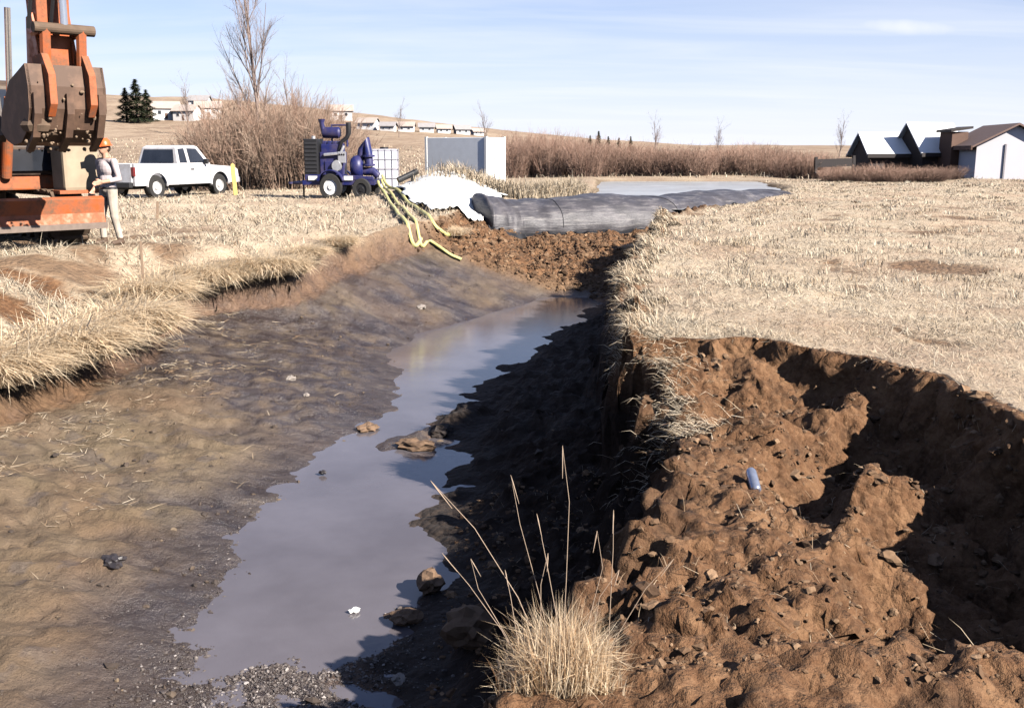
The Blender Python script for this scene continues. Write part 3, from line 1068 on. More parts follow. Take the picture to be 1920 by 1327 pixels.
m = MB().box((-0.25, 0, 1.05), (0.85, 0.56, 0.78)).box((-0.25, 0, 1.55), (0.78, 0.42, 0.26)).box((-0.25, -0.24, 1.02), (0.5, 0.16, 0.3))
m.build('engine', BLUE, pump, 0.03)
for k in range(4):
    MB().box((-0.53 + k * 0.19, 0, 1.72), (0.13, 0.36, 0.10)).build('rocker_cover', BLUE, pump, 0.02)
MB().lathe([(0, -0.32), (0.15, -0.32), (0.17, -0.28), (0.17, 0.26), (0.12, 0.32), (0, 0.32)], 'x', 20, (-0.28, 0.0, 2.02)).build('air_filter', BLUE, pump, smooth=True)
MB().tube([(-0.55, -0.05, 2.0), (-0.62, -0.05, 2.3), (-0.62, -0.05, 2.42)], [0.09, 0.08, 0.13], 12).build('intake_stack', BLUE, pump, smooth=True)
MB().tube([(0.02, -0.2, 1.5), (0.12, -0.22, 1.75), (0.30, -0.2, 1.85), (0.38, -0.2, 2.0), (0.38, -0.2, 2.32)], [0.06, 0.06, 0.07, 0.09, 0.09], 12).build('exhaust_stack', BLACKM, pump, smooth=True)
MB().tube([(-0.5, -0.33, 1.35), (0.1, -0.36, 1.4), (0.22, -0.3, 1.62)], 0.05, 8).build('exhaust_manifold', STEEL, pump, smooth=True)
MB().lathe([(0, -0.09), (0.16, -0.09), (0.18, -0.02), (0.18, 0.05), (0, 0.07)], 'y', 18, (-0.05, -0.36, 1.02)).build('flywheel_cover', STEEL, pump, smooth=True)
m = MB().box((0.15, -0.38, 1.28), (0.28, 0.06, 0.34)); pn = m.build('control_panel', STEEL, pump, 0.015)
for k in range(3):
    MB().cyl((0.07 + k * 0.08, -0.415, 1.36), (0.07 + k * 0.08, -0.425, 1.36), 0.03).build('gauge', BLACKM, pn)
MB().lathe([(0, -0.22), (0.26, -0.22), (0.34, -0.12), (0.36, 0.02), (0.30, 0.16), (0.2, 0.22), (0, 0.22)], 'x', 26, (0.62, 0, 0.98)).build('pump_volute', BLUE, pump, smooth=True)
MB().tube([(0.72, 0.1, 1.2), (0.78, 0.1, 1.5), (0.98, 0.05, 1.75), (1.02, 0, 1.4), (1.05, -0.02, 1.0)], 0.15, 14).build('discharge_pipe', BLUE, pump, smooth=True)
for z in (1.05, 1.32):
    MB().lathe([(0.0, -0.03), (0.23, -0.03), (0.23, 0.03), (0, 0.03)], 'z', 20, (1.03, -0.01, z)).build('flange', BLUE, pump)
MB().tube([(0.85, 0, 0.85), (1.2, -0.02, 0.85), (1.36, -0.02, 0.7)], 0.13, 14).build('suction_pipe', BLUE, pump, smooth=True)
m = MB().prism([(-1.15, 0.6), (1.3, 0.6), (1.3, 0.7), (0.3, 0.76), (-1.15, 0.76)], -0.62, -0.46); m.build('fuel_tank', BLUE, pump, 0.02)
for x in (-0.86, 0.42):
    MB().box((x, -0.64, 0.66), (0.32, 0.02, 0.13)).build('plate', RIMW, pump)
m = MB().tube([(-0.35, 0.3, 1.6), (-0.35, 0.3, 2.25), (0.2, 0.3, 2.25), (0.2, 0.3, 1.6)], 0.04, 8); m.build('lifting_bail', BLUE, pump)

# pale plastic tank beside the pump
tp = at(722, 352, 39.0); tp.z = gz(tp.x, tp.y)
tank = empty('water_tank', tp, R(12), 'pale lilac square plastic tank in a cage behind the pump', 'tank')
m = MB().box((0, 0, 0.92), (0.98, 0.86, 1.45)); m.build('tank_body', mat_simple('pale_lilac_plastic', (0.66, 0.64, 0.72), 0.45, var=0.1), tank, 0.08, True)
m = MB()
for k in range(5):
    x = -0.5 + k * 0.25
    m.cyl((x, -0.46, 0.18), (x, -0.46, 1.66), 0.012, n=6)
for k in range(5):
    z = 0.22 + k * 0.35
    m.cyl((-0.51, -0.47, z), (0.51, -0.47, z), 0.012, n=6); m.cyl((0.51, -0.47, z), (0.51, 0.47, z), 0.012, n=6)
m.build('cage', STEEL, tank)
m = MB().box((0, 0, 0.14), (1.1, 0.95, 0.05))
for x in (-0.45, 0, 0.45):
    m.box((x, 0, 0.05), (0.12, 0.9, 0.12))
m.build('pallet', mat_simple('grey_wood', (0.3, 0.25, 0.2), 0.8), tank)
MB().cyl((0, 0, 1.6), (0, 0, 1.72), 0.16).build('lid', BLACKM, tank)

# pale container standing behind the sheet, its sunlit end to the right
cp = at(912, 334, 47.0); cp.z = gz(cp.x, cp.y)
cont = empty('storage_container', cp, 0, 'pale grey-blue storage container with sunlit white end wall beyond the dam', 'container')
CB = mat_simple('pale_grey_blue_steel', (0.80, 0.82, 0.85), 0.5, var=0.12, scale=3)
CW = mat_simple('white_steel', (0.78, 0.77, 0.75), 0.5, var=0.1, scale=3)
ang = R(-28)
fx, fy = Vector((math.cos(ang), math.sin(ang), 0)), Vector((-math.sin(ang), math.cos(ang), 0))
cont.rotation_euler = (0, 0, R(-31))
m = MB().box((-1.7, 0.8, 1.15), (3.4, 1.6, 2.0)); m.build('box', CB, cont, 0.02)
for k in (0, 1):
    d = MB().box((0.03, 0.42 + 0.77 * k, 1.15), (0.05, 0.74, 1.9)).build('door', CW, cont, 0.01)
    MB().cyl((0.08, 0.62 + 0.4 * k, 0.3), (0.08, 0.62 + 0.4 * k, 2.0), 0.02).build('lock_rod', STEEL, d)
for x in (-3.38, -0.02):
    for y in (0.02, 1.58):
        MB().box((x, y, 1.13), (0.12, 0.12, 2.12)).build('corner_post', CW, cont)

# ------------------------------------------------------------------ white pickup
WHITE = paint('pickup_white', (0.62, 0.61, 0.63), amount=0.28, rough=0.3)
GLASS = mat_glass()
DARKT = mat_simple('dark_trim', (0.02, 0.02, 0.022), 0.6)
tp = at(318, 356, 38.5); tp.z = gz(tp.x, tp.y)
truck = empty('pickup_truck', tp, R(67), 'white extended-cab pickup truck parked beside the bare thicket', 'pickup truck')
truck.scale = (1.06, 1.06, 1.06)
RW, FW, WR = -1.62, 1.62, 0.40


def side_profile(x0, x1, top, wx):
    """lower body outline from x0 to x1 with a wheel arch at wx, following the line top"""
    a = arc((wx, 0.42), 0.47, R(175), R(5), 12)
    return [(x0, 0.46)] + a + [(x1, 0.46)] + top


for sy in (-1, 1):
    y0, y1 = sorted((sy * 0.95, sy * 0.84))
    m = MB().prism(side_profile(-2.66, -0.55, [(-0.55, 1.16), (-0.75, 1.18), (-2.66, 1.20)], RW), y0, y1)
    m.build('bed_side', WHITE, truck, 0.015)
m = MB().prism(side_profile(-0.54, 2.66, [(2.70, 0.70), (2.66, 0.95), (2.45, 1.04), (1.2, 1.12), (1.0, 1.14), (-0.54, 1.16)], FW), -0.95, 0.95)
m.build('body', WHITE, truck, 0.03)
MB().box((-1.6, 0, 0.66), (2.1, 1.68, 0.06)).build('bed_floor', DARKT, truck)
tg = MB().box((-2.68, 0, 0.88), (0.07, 1.70, 0.62)).build('tailgate', WHITE, truck, 0.015)
MB().box((-2.725, 0, 1.08), (0.02, 0.3, 0.06)).build('handle', DARKT, tg)
MB().box((-2.72, -0.0, 0.78), (0.012, 0.34, 0.13)).build('licence_plate', mat_simple('plate_green', (0.42, 0.47, 0.42), 0.5), tg)
MB().box((-2.80, 0, 0.50), (0.16, 1.80, 0.17)).build('rear_bumper', DARKT, truck, 0.02)
for sy in (-0.9, 0.9):
    MB().box((-2.67, sy, 0.93), (0.09, 0.12, 0.30)).build('tail_light', mat_simple('tail_light_red', (0.16, 0.02, 0.02), 0.3), truck, 0.01)
# greenhouse
gh = [(-0.52, 1.15), (-0.42, 1.73), (-0.25, 1.80), (0.55, 1.80), (0.72, 1.76), (1.22, 1.13)]
m = MB()
n_ = len(gh)
yw = lambda z: 0.90 - 0.28 * max(0, z - 1.15)
m.add([(x, -yw(z), z) for x, z in gh] + [(x, yw(z), z) for x, z in gh], [tuple(range(n_)), tuple(range(n_, 2 * n_))[::-1]] + [(i, i + n_, (i + 1) % n_ + n_, (i + 1) % n_) for i in range(n_)])
m.build('cab', WHITE, truck, 0.03)
for sy in (-1, 1):
    for quad in ([(-0.40, 1.20), (-0.34, 1.68), (-0.02, 1.70), (-0.02, 1.20)], [(0.12, 1.20), (0.12, 1.70), (0.60, 1.69), (0.98, 1.20)]):
        m = MB()
        q = [(x, sy * (yw(z) + 0.006), z) for x, z in quad] + [(x, sy * (yw(z) - 0.02), z) for x, z in quad]
        m.add(q, [(0, 1, 2, 3), (4, 7, 6, 5)] + [(i, i + 4, (i + 1) % 4 + 4, (i + 1) % 4) for i in range(4)])
        m.build('side_window', GLASS, truck)
    MB().box((0.82, sy * 1.02, 1.24), (0.10, 0.16, 0.18)).build('mirror', DARKT, truck, 0.02)
    MB().box((0.16, sy * 0.955, 0.98), (0.16, 0.03, 0.04)).build('door_handle', DARKT, truck)
    for x in (0.05, 1.1):
        MB().box((x, sy * 0.952, 0.82), (0.012, 0.006, 0.62)).build('door_seam', DARKT, truck)
    for x in (RW, FW):
        m = MB().prism(arc((x, 0.42), 0.49, R(180), R(0), 14) + arc((x, 0.42), 0.455, R(0), R(180), 14), *sorted((sy * 0.965, sy * 0.90)))
        m.build('arch_trim', WHITE, truck)
m = MB().add([(-0.535, -0.72, 1.22), (-0.44, -0.64, 1.66), (-0.44, 0.64, 1.66), (-0.535, 0.72, 1.22), (-0.50, -0.72, 1.22), (-0.40, -0.64, 1.66), (-0.40, 0.64, 1.66), (-0.50, 0.72, 1.22)],
             [(0, 1, 2, 3), (4, 7, 6, 5), (0, 4, 5, 1), (1, 5, 6, 2), (2, 6, 7, 3), (3, 7, 4, 0)])
m.build('rear_window', GLASS, truck)
m = MB().add([(0.78, -0.62, 1.71), (0.78, 0.62, 1.71), (1.17, 0.8, 1.21), (1.17, -0.8, 1.21), (0.74, -0.62, 1.69), (0.74, 0.62, 1.69), (1.13, 0.8, 1.19), (1.13, -0.8, 1.19)],
             [(0, 1, 2, 3), (4, 7, 6, 5), (0, 4, 5, 1), (1, 5, 6, 2), (2, 6, 7, 3), (3, 7, 4, 0)])
m.build('windscreen', GLASS, truck)
MB().box((2.72, 0, 0.56), (0.16, 1.86, 0.2)).build('front_bumper', STEEL, truck, 0.03)
for sy in (-0.7, 0.7):
    MB().box((2.67, sy, 0.86), (0.06, 0.34, 0.18)).build('headlight', mat_simple('lamp_glass', (0.6, 0.6, 0.6), 0.15), truck, 0.02)
RIMG = mat_simple('silver_rim', (0.62, 0.61, 0.60), 0.4, 0.3)
for x in (RW, FW):
    wheel(truck, (x, -0.80, WR), WR, 0.26, RIMG)
    w = wheel(truck, (x, 0.80, WR), WR, 0.26, RIMG); w.rotation_euler = (0, 0, math.pi)
m = MB().box((0, 0, 0.42), (4.6, 1.0, 0.16)); m.build('chassis', DARKT, truck)

# yellow stake beside the truck, thin stakes by the excavator
def stake(px, py, Yd, h, w, mat, label, lean=0.0):
    p = at(px, py, Yd); p.z = gz(p.x, p.y)
    m = MB().prism([(-w, -0.3), (w, -0.3), (w, h), (0, h + w), (-w, h)], -w, w)
    tag(m.build('stake', mat, None, 0.006, loc=p, rot=(0, lean, R(20))), label, 'stake')


stake(441, 352, 38.5, 1.12, 0.075, mat_simple('yellow_stake_wood', (0.62, 0.44, 0.13), 0.7), 'thick yellow wooden stake between the pickup and the thicket', R(-3))
stake(264, 462, 15.6, 0.80, 0.02, mat_simple('weathered_stake', (0.22, 0.15, 0.10), 0.8), 'thin weathered stake in the grass right of the worker')
stake(292, 372, 24.5, 0.42, 0.03, mat_simple('weathered_stake', (0.22, 0.15, 0.10), 0.8), 'short dark stake in the grass in front of the pickup', R(5))

# ------------------------------------------------------------------ excavator
ORANGE = paint('excavator_orange', (0.40, 0.095, 0.025), amount=0.75, dirt=(0.15, 0.085, 0.05), scale=2.6)
MUDDY = mat_simple('muddy_steel', (0.13, 0.085, 0.055), 0.8, 0.1, var=0.45, scale=5, bump=0.6)
WORN = mat_simple('worn_bucket_steel', (0.15, 0.085, 0.055), 0.7, 0.1, var=0.85, scale=4, bump=0.5)
RODM = mat_simple('chrome_rod', (0.7, 0.7, 0.72), 0.15, 0.9, var=0.05)
EC = Vector((-9.60, 17.9, 0)); EC.z = gz(EC.x, EC.y)
EA = math.atan2(-0.70, 0.71)
exc = empty('excavator', EC, EA, 'orange tracked excavator with raised arm and muddy bucket at left edge', 'excavator')
# local frame: +x towards the bucket, +y to the operator's left, z up
def track_loop(L=3.5, h=0.92, n=30):
    r = h / 2
    pts = []
    for i in range(10):
        pts.append((-L / 2 + r + (L - 2 * r) * i / 9, h))
    pts += [(L / 2 - r + r * math.sin(a), r + r * math.cos(a)) for a in np.linspace(0.25, math.pi - 0.25, 8)]
    for i in range(10):
        pts.append((L / 2 - r - (L - 2 * r) * i / 9, 0.0))
    pts += [(-L / 2 + r - r * math.sin(a), r - r * math.cos(a)) for a in np.linspace(0.25, math.pi - 0.25, 8)]
    return pts


for sy in (-1.12, 1.12):
    lp = track_loop()
    tr_ = MB()
    n_ = len(lp)
    inner = [(x * 0.965, 0.46 + (z - 0.46) * 0.90) for x, z in lp]
    tr_.add([(x, sy - 0.2, z) for x, z in lp] + [(x, sy + 0.2, z) for x, z in lp] + [(x, sy - 0.2, z) for x, z in inner] + [(x, sy + 0.2, z) for x, z in inner],
            [(i, (i + 1) % n_, (i + 1) % n_ + n_, i + n_) for i in range(n_)] + [(i + 2 * n_, i + 3 * n_, (i + 1) % n_ + 3 * n_, (i + 1) % n_ + 2 * n_) for i in range(n_)] +
            [(i, i + 2 * n_, (i + 1) % n_ + 2 * n_, (i + 1) % n_) for i in range(n_)] + [(i + n_, (i + 1) % n_ + n_, (i + 1) % n_ + 3 * n_, i + 3 * n_) for i in range(n_)])
    trk = tr_.build('track', MUDDY, exc)
    for i in range(n_):
        (x0, z0), (x1, z1) = lp[i], lp[(i + 1) % n_]
        dx, dz = x1 - x0, z1 - z0
        L_ = math.hypot(dx, dz)
        nx_, nz_ = -dz / L_, dx / L_
        if (x0 * nx_ + (z0 - 0.46) * nz_) < 0:
            nx_, nz_ = -nx_, -nz_
        m = MB().prism([(x0 + dx * .06, z0 + dz * .06), (x1 - dx * .06, z1 - dz * .06), (x1 - dx * .06 + nx_ * .03, z1 - dz * .06 + nz_ * .03),
                        (x0 + dx * .3 + nx_ * .07, z0 + dz * .3 + nz_ * .07), (x0 + dx * .06 + nx_ * .06, z0 + dz * .06 + nz_ * .06)], sy - 0.26, sy + 0.26)
        m.build('shoe', MUDDY, trk)
    for x in (-1.26, 1.26):
        MB().lathe([(0, -0.14), (0.34, -0.14), (0.38, -0.06), (0.38, 0.06), (0.34, 0.14), (0, 0.14)], 'y', 20, (x, sy, 0.46)).build('idler_wheel', MUDDY, trk, smooth=True)
    for k in range(5):
        MB().lathe([(0, -0.15), (0.13, -0.15), (0.13, 0.15), (0, 0.15)], 'y', 12, (-0.8 + 0.4 * k, sy, 0.2)).build('roller', MUDDY, trk)
    MB().box((0, sy, 0.46), (2.2, 0.3, 0.30)).build('side_frame', ORANGE, trk, 0.02)
m = MB().box((0, 0, 0.58), (1.5, 2.0, 0.36)).lathe([(0, 0.70), (0.62, 0.70), (0.62, 0.95), (0, 0.95)], 'z', 28)
m.build('undercarriage', MUDDY, exc, 0.02)
m = MB().prism([(2.30, 0.42), (2.40, 0.36), (2.52, 0.40), (2.45, 0.62), (2.50, 0.86), (2.40, 0.90), (2.34, 0.62)], -1.36, 1.36)
bl = m.build('blade', ORANGE, exc, 0.01)
MB().box((2.50, 0, 0.41), (0.05, 2.74, 0.10)).build('cutting_edge', mat_simple('worn_edge', (0.22, 0.17, 0.14), 0.4, 0.3), bl)
for sy in (-0.5, 0.5):
    m = MB().tube([(0.7, sy, 0.5), (2.35, sy, 0.6)], 0.09, 8); m.build('blade_arm', ORANGE, bl)
# upper body
m = MB().box((-0.35, 0, 1.10), (2.5, 2.5, 0.26)); m.build('deck', ORANGE, exc, 0.03)
m = MB().box((-1.0, -0.1, 1.68), (1.5, 2.2, 0.9)); m.build('engine_housing', ORANGE, exc, 0.06)
m = MB().prism([(-1.75, 1.0), (-1.72, 2.0), (-2.05, 1.95), (-2.2, 1.6), (-2.15, 1.1), (-2.0, 0.98)], -1.22, 1.22); m.build('counterweight', MUDDY, exc, 0.05)
cabp = [(-0.45, 1.22), (0.95, 1.22), (1.02, 1.7), (0.88, 2.72), (0.7, 2.82), (-0.3, 2.82), (-0.45, 2.7)]
m = MB().prism(cabp, 0.32, 1.28); cab = m.build('cab', paint('cab_dark_paint', (0.035, 0.022, 0.02), amount=0.3), exc, 0.04)
m = MB().add([(1.03, 0.40, 1.75), (1.03, 1.20, 1.75), (0.90, 1.20, 2.66), (0.90, 0.40, 2.66), (1.0, 0.40, 1.75), (1.0, 1.20, 1.75), (0.87, 1.20, 2.66), (0.87, 0.40, 2.66)],
             [(0, 1, 2, 3), (7, 6, 5, 4), (0, 4, 5, 1), (1, 5, 6, 2), (2, 6, 7, 3), (3, 7, 4, 0)]); m.build('front_window', GLASS, cab)
MB().prism([(-0.32, 1.75), (0.85, 1.75), (0.75, 2.62), (-0.32, 2.62)], 1.275, 1.29).build('side_window', GLASS, cab)
MB().prism([(0.9, 1.30), (1.02, 1.30), (1.035, 1.66), (0.95, 1.66)], 0.42, 1.18).build('lower_window', GLASS, cab)
m = MB().tube([(1.0, 1.32, 1.35), (1.06, 1.34, 2.3)], 0.022, 6); m.build('grab_rail', STEEL, cab)
TANM = mat_simple('dusty_tan_steel', (0.34, 0.26, 0.18), 0.75, var=0.35, scale=3, bump=0.4)
m = MB().box((1.45, 1.34, 1.42), (0.55, 0.62, 0.92)); hb = m.build('hydraulic_tank', TANM, exc, 0.06)
MB().box((1.46, 1.34, 1.90), (0.4, 0.5, 0.05)).build('tank_lid', paint('tank_lid_yellow', (0.5, 0.34, 0.1)), hb, 0.01)
MB().box((1.35, 1.3, 0.945), (0.8, 0.75, 0.06)).build('step', ORANGE, hb)

# boom, arm and bucket: local x distance r along the working plane
def seg_plate(name, pts, w, mat, parent, yoff=0.0, bevel=0.02):
    return MB().prism(pts, yoff - w / 2, yoff + w / 2).build(name, mat, parent, bevel)


boom = seg_plate('boom', [(0.35, 1.35), (0.75, 1.25), (1.35, 3.2), (2.1, 4.65), (3.2, 5.05), (4.25, 5.15), (4.28, 5.5), (3.2, 5.62), (1.85, 5.25), (0.95, 3.6)], 0.5, ORANGE, exc)
for sy in (-0.36, 0.36):
    m = MB().cyl((0.95, sy, 1.2), (1.45, sy, 2.5), 0.085); c = m.build('boom_cylinder', ORANGE, boom)
    MB().cyl((1.45, sy, 2.5), (1.72, sy, 3.9), 0.05).build('rod', RODM, c)
# arm: hangs from the boom tip almost straight down
AX, AZ0, AZ1 = 4.22, 5.95, 2.78
arm = seg_plate('arm', [(AX - 0.22, AZ0), (AX + 0.12, AZ0 - 0.1), (AX + 0.30, AZ0 - 0.8), (AX + 0.16, AZ1 - 0.05), (AX - 0.10, AZ1 - 0.05), (AX - 0.24, AZ0 - 0.9)], 0.46, ORANGE, exc)
for sy in (-0.245, 0.245):
    seg_plate('side_plate', [(AX - 0.24, AZ1 - 0.14), (AX + 0.2, AZ1 - 0.14), (AX + 0.24, AZ1 + 0.22), (AX + 0.10, AZ1 + 0.75), (AX - 0.1, AZ1 + 0.7)], 0.05, ORANGE, arm, sy, 0.008)
m = MB().cyl((AX + 0.46, 0.05, AZ0 - 0.3), (AX + 0.44, 0.05, 4.6), 0.085); c = m.build('bucket_cylinder', ORANGE, arm)
MB().cyl((AX + 0.44, 0.05, 4.6), (AX + 0.42, 0.05, 3.30), 0.05).build('rod', RODM, c)
for sy in (-0.10, 0.20):
    MB().tube([(AX + 0.36, sy - 0.2, AZ0 - 0.2), (AX + 0.40, sy - 0.22, 4.4), (AX + 0.33, sy - 0.24, 3.7), (AX + 0.2, sy - 0.26, 3.3)], 0.028, 6).build('hydraulic_hose', BLACKM, arm)
for sy in (-0.22, 0.28):
    m = MB().tube([(AX + 0.42, sy, 3.30), (AX + 0.05, sy, 2.95 + 0.3)], 0.07, 8); m.build('link', ORANGE, arm)
    m = MB().tube([(AX + 0.42, sy, 3.30), (AX + 0.34, sy, 2.72)], 0.075, 8); m.build('bucket_link', ORANGE, arm)
MB().cyl((AX + 0.42, -0.38, 3.30), (AX + 0.42, 0.46, 3.30), 0.075).build('pin', MUDDY, arm)
MB().cyl((AX + 0.02, -0.42, 2.72), (AX + 0.02, 0.46, 2.72), 0.07).build('pin', MUDDY, arm)
# bucket, curled open towards the machine
BO = (AX + 0.1, 2.72)
outer = [(a * 0.92, b * 0.92) for a, b in [(0.36, 0.10), (0.42, -0.22), (0.40, -0.55), (0.26, -0.86), (-0.02, -1.05), (-0.35, -1.10), (-0.62, -1.02), (-0.86, -0.86)]]
innr = [(a * 0.92, b * 0.92) for a, b in [(-0.84, -0.81), (-0.60, -0.96), (-0.35, -1.04), (-0.05, -0.99), (0.20, -0.82), (0.33, -0.54), (0.35, -0.22), (0.30, 0.04)]]
BW2 = 0.54
shell = [(BO[0] + x, BO[1] + z) for x, z in outer + innr]
bk = MB().prism(shell, -BW2, BW2).build('bucket', WORN, exc, 0.008)
for sy in (-BW2 + 0.02, BW2 - 0.02):
    sp_ = [(BO[0] + x, BO[1] + z) for x, z in outer] + [(BO[0] - 0.70, BO[1] - 0.55), (BO[0] - 0.30, BO[1] - 0.12)]
    MB().prism(sp_, sy - 0.025, sy + 0.025).build('side_wall', WORN, bk, 0.006)
for sy in (-0.26, 0.30):
    MB().prism([(BO[0] - 0.22, BO[1] - 0.12), (BO[0] - 0.12, BO[1] + 0.2), (BO[0] + 0.34, BO[1] + 0.24), (BO[0] + 0.53, BO[1] - 0.05), (BO[0] + 0.53, BO[1] - 0.45), (BO[0] + 0.40, BO[1] - 0.62), (BO[0] + 0.36, BO[1] - 0.3)], sy - 0.05, sy + 0.05).build('ear', ORANGE, bk, 0.006)
for k in range(3):
    MB().prism([(BO[0] + 0.40, BO[1] - 0.30), (BO[0] + 0.455, BO[1] - 0.30), (BO[0] + 0.43, BO[1] - 0.58), (BO[0] + 0.29, BO[1] - 0.90), (BO[0] + 0.0, BO[1] - 1.10), (BO[0] - 0.02, BO[1] - 1.05), (BO[0] + 0.25, BO[1] - 0.86)],
               -0.45 + 0.45 * k - 0.05, -0.45 + 0.45 * k + 0.05).build('wear_strip', WORN, bk)
for k in range(5):
    y = -0.52 + 0.26 * k
    MB().prism([(BO[0] - 0.78, BO[1] - 0.86), (BO[0] - 0.84, BO[1] - 0.96), (BO[0] - 1.10, BO[1] - 0.72)], y - 0.05, y + 0.05).build('tooth', MUDDY, bk)
m = MB()
for k in range(26):
    a, b = random.uniform(-0.5, 0.2), random.uniform(-0.45, 0.45)
    r = random.uniform(0.10, 0.22)
    m.lathe([(0, -r * .7), (r * .8, -r * .4), (r, 0), (r * .7, r * .5), (0, r * .7)], 'z', 7, (BO[0] + a, b, BO[1] - 0.70 + random.uniform(-0.1, 0.12)))
tag(m.build('soil_load', MUDDY, bk), kind='stuff')
m = MB()
for k in range(70):
    u, y = random.random(), random.uniform(-0.58, 0.58)
    x, z = np.interp(u, [0, .25, .5, .75, 1], [0.40, 0.41, 0.27, -0.02, -0.4]), np.interp(u, [0, .25, .5, .75, 1], [-0.15, -0.5, -0.86, -1.05, -1.09])
    r = random.uniform(0.010, 0.04)
    m.lathe([(0, -r * .7), (r * .8, -r * .4), (r, 0), (r * .7, r * .5), (0, r * .7)], random.choice('xyz'), 6, (BO[0] + x, y, BO[1] + z))
tag(m.build('caked_mud', mat_simple('dried_mud', (0.26, 0.18, 0.12), 0.95, var=0.5, scale=9), bk), kind='stuff')

# ------------------------------------------------------------------ person
def capsule(m, a, b, ra, rb, n=12):
    a, b = Vector(a), Vector(b)
    d = (b - a).normalized()
    pts, rad = [], []
    for k in range(4):
        t = math.pi / 2 * k / 4
        pts.append(a - d * ra * math.cos(t)); rad.append(max(ra * math.sin(t), 0.002))
    pts += [a, b]; rad += [ra, rb]
    for k in range(1, 5):
        t = math.pi / 2 * k / 4
        pts.append(b + d * rb * math.sin(t)); rad.append(max(rb * math.cos(t), 0.002))
    m.tube(pts, rad, n)


def ellipsoid(m, c, r, n=16):
    prof = [(max(math.sin(math.pi * k / 10), 0.01), -math.cos(math.pi * k / 10)) for k in range(11)]
    k0 = len(m.v)
    m.lathe(prof, 'z', n)
    for i in range(k0, len(m.v)):
        v = m.v[i]
        m.v[i] = (c[0] + v[0] * r[0], c[1] + v[1] * r[1], c[2] + v[2] * r[2])


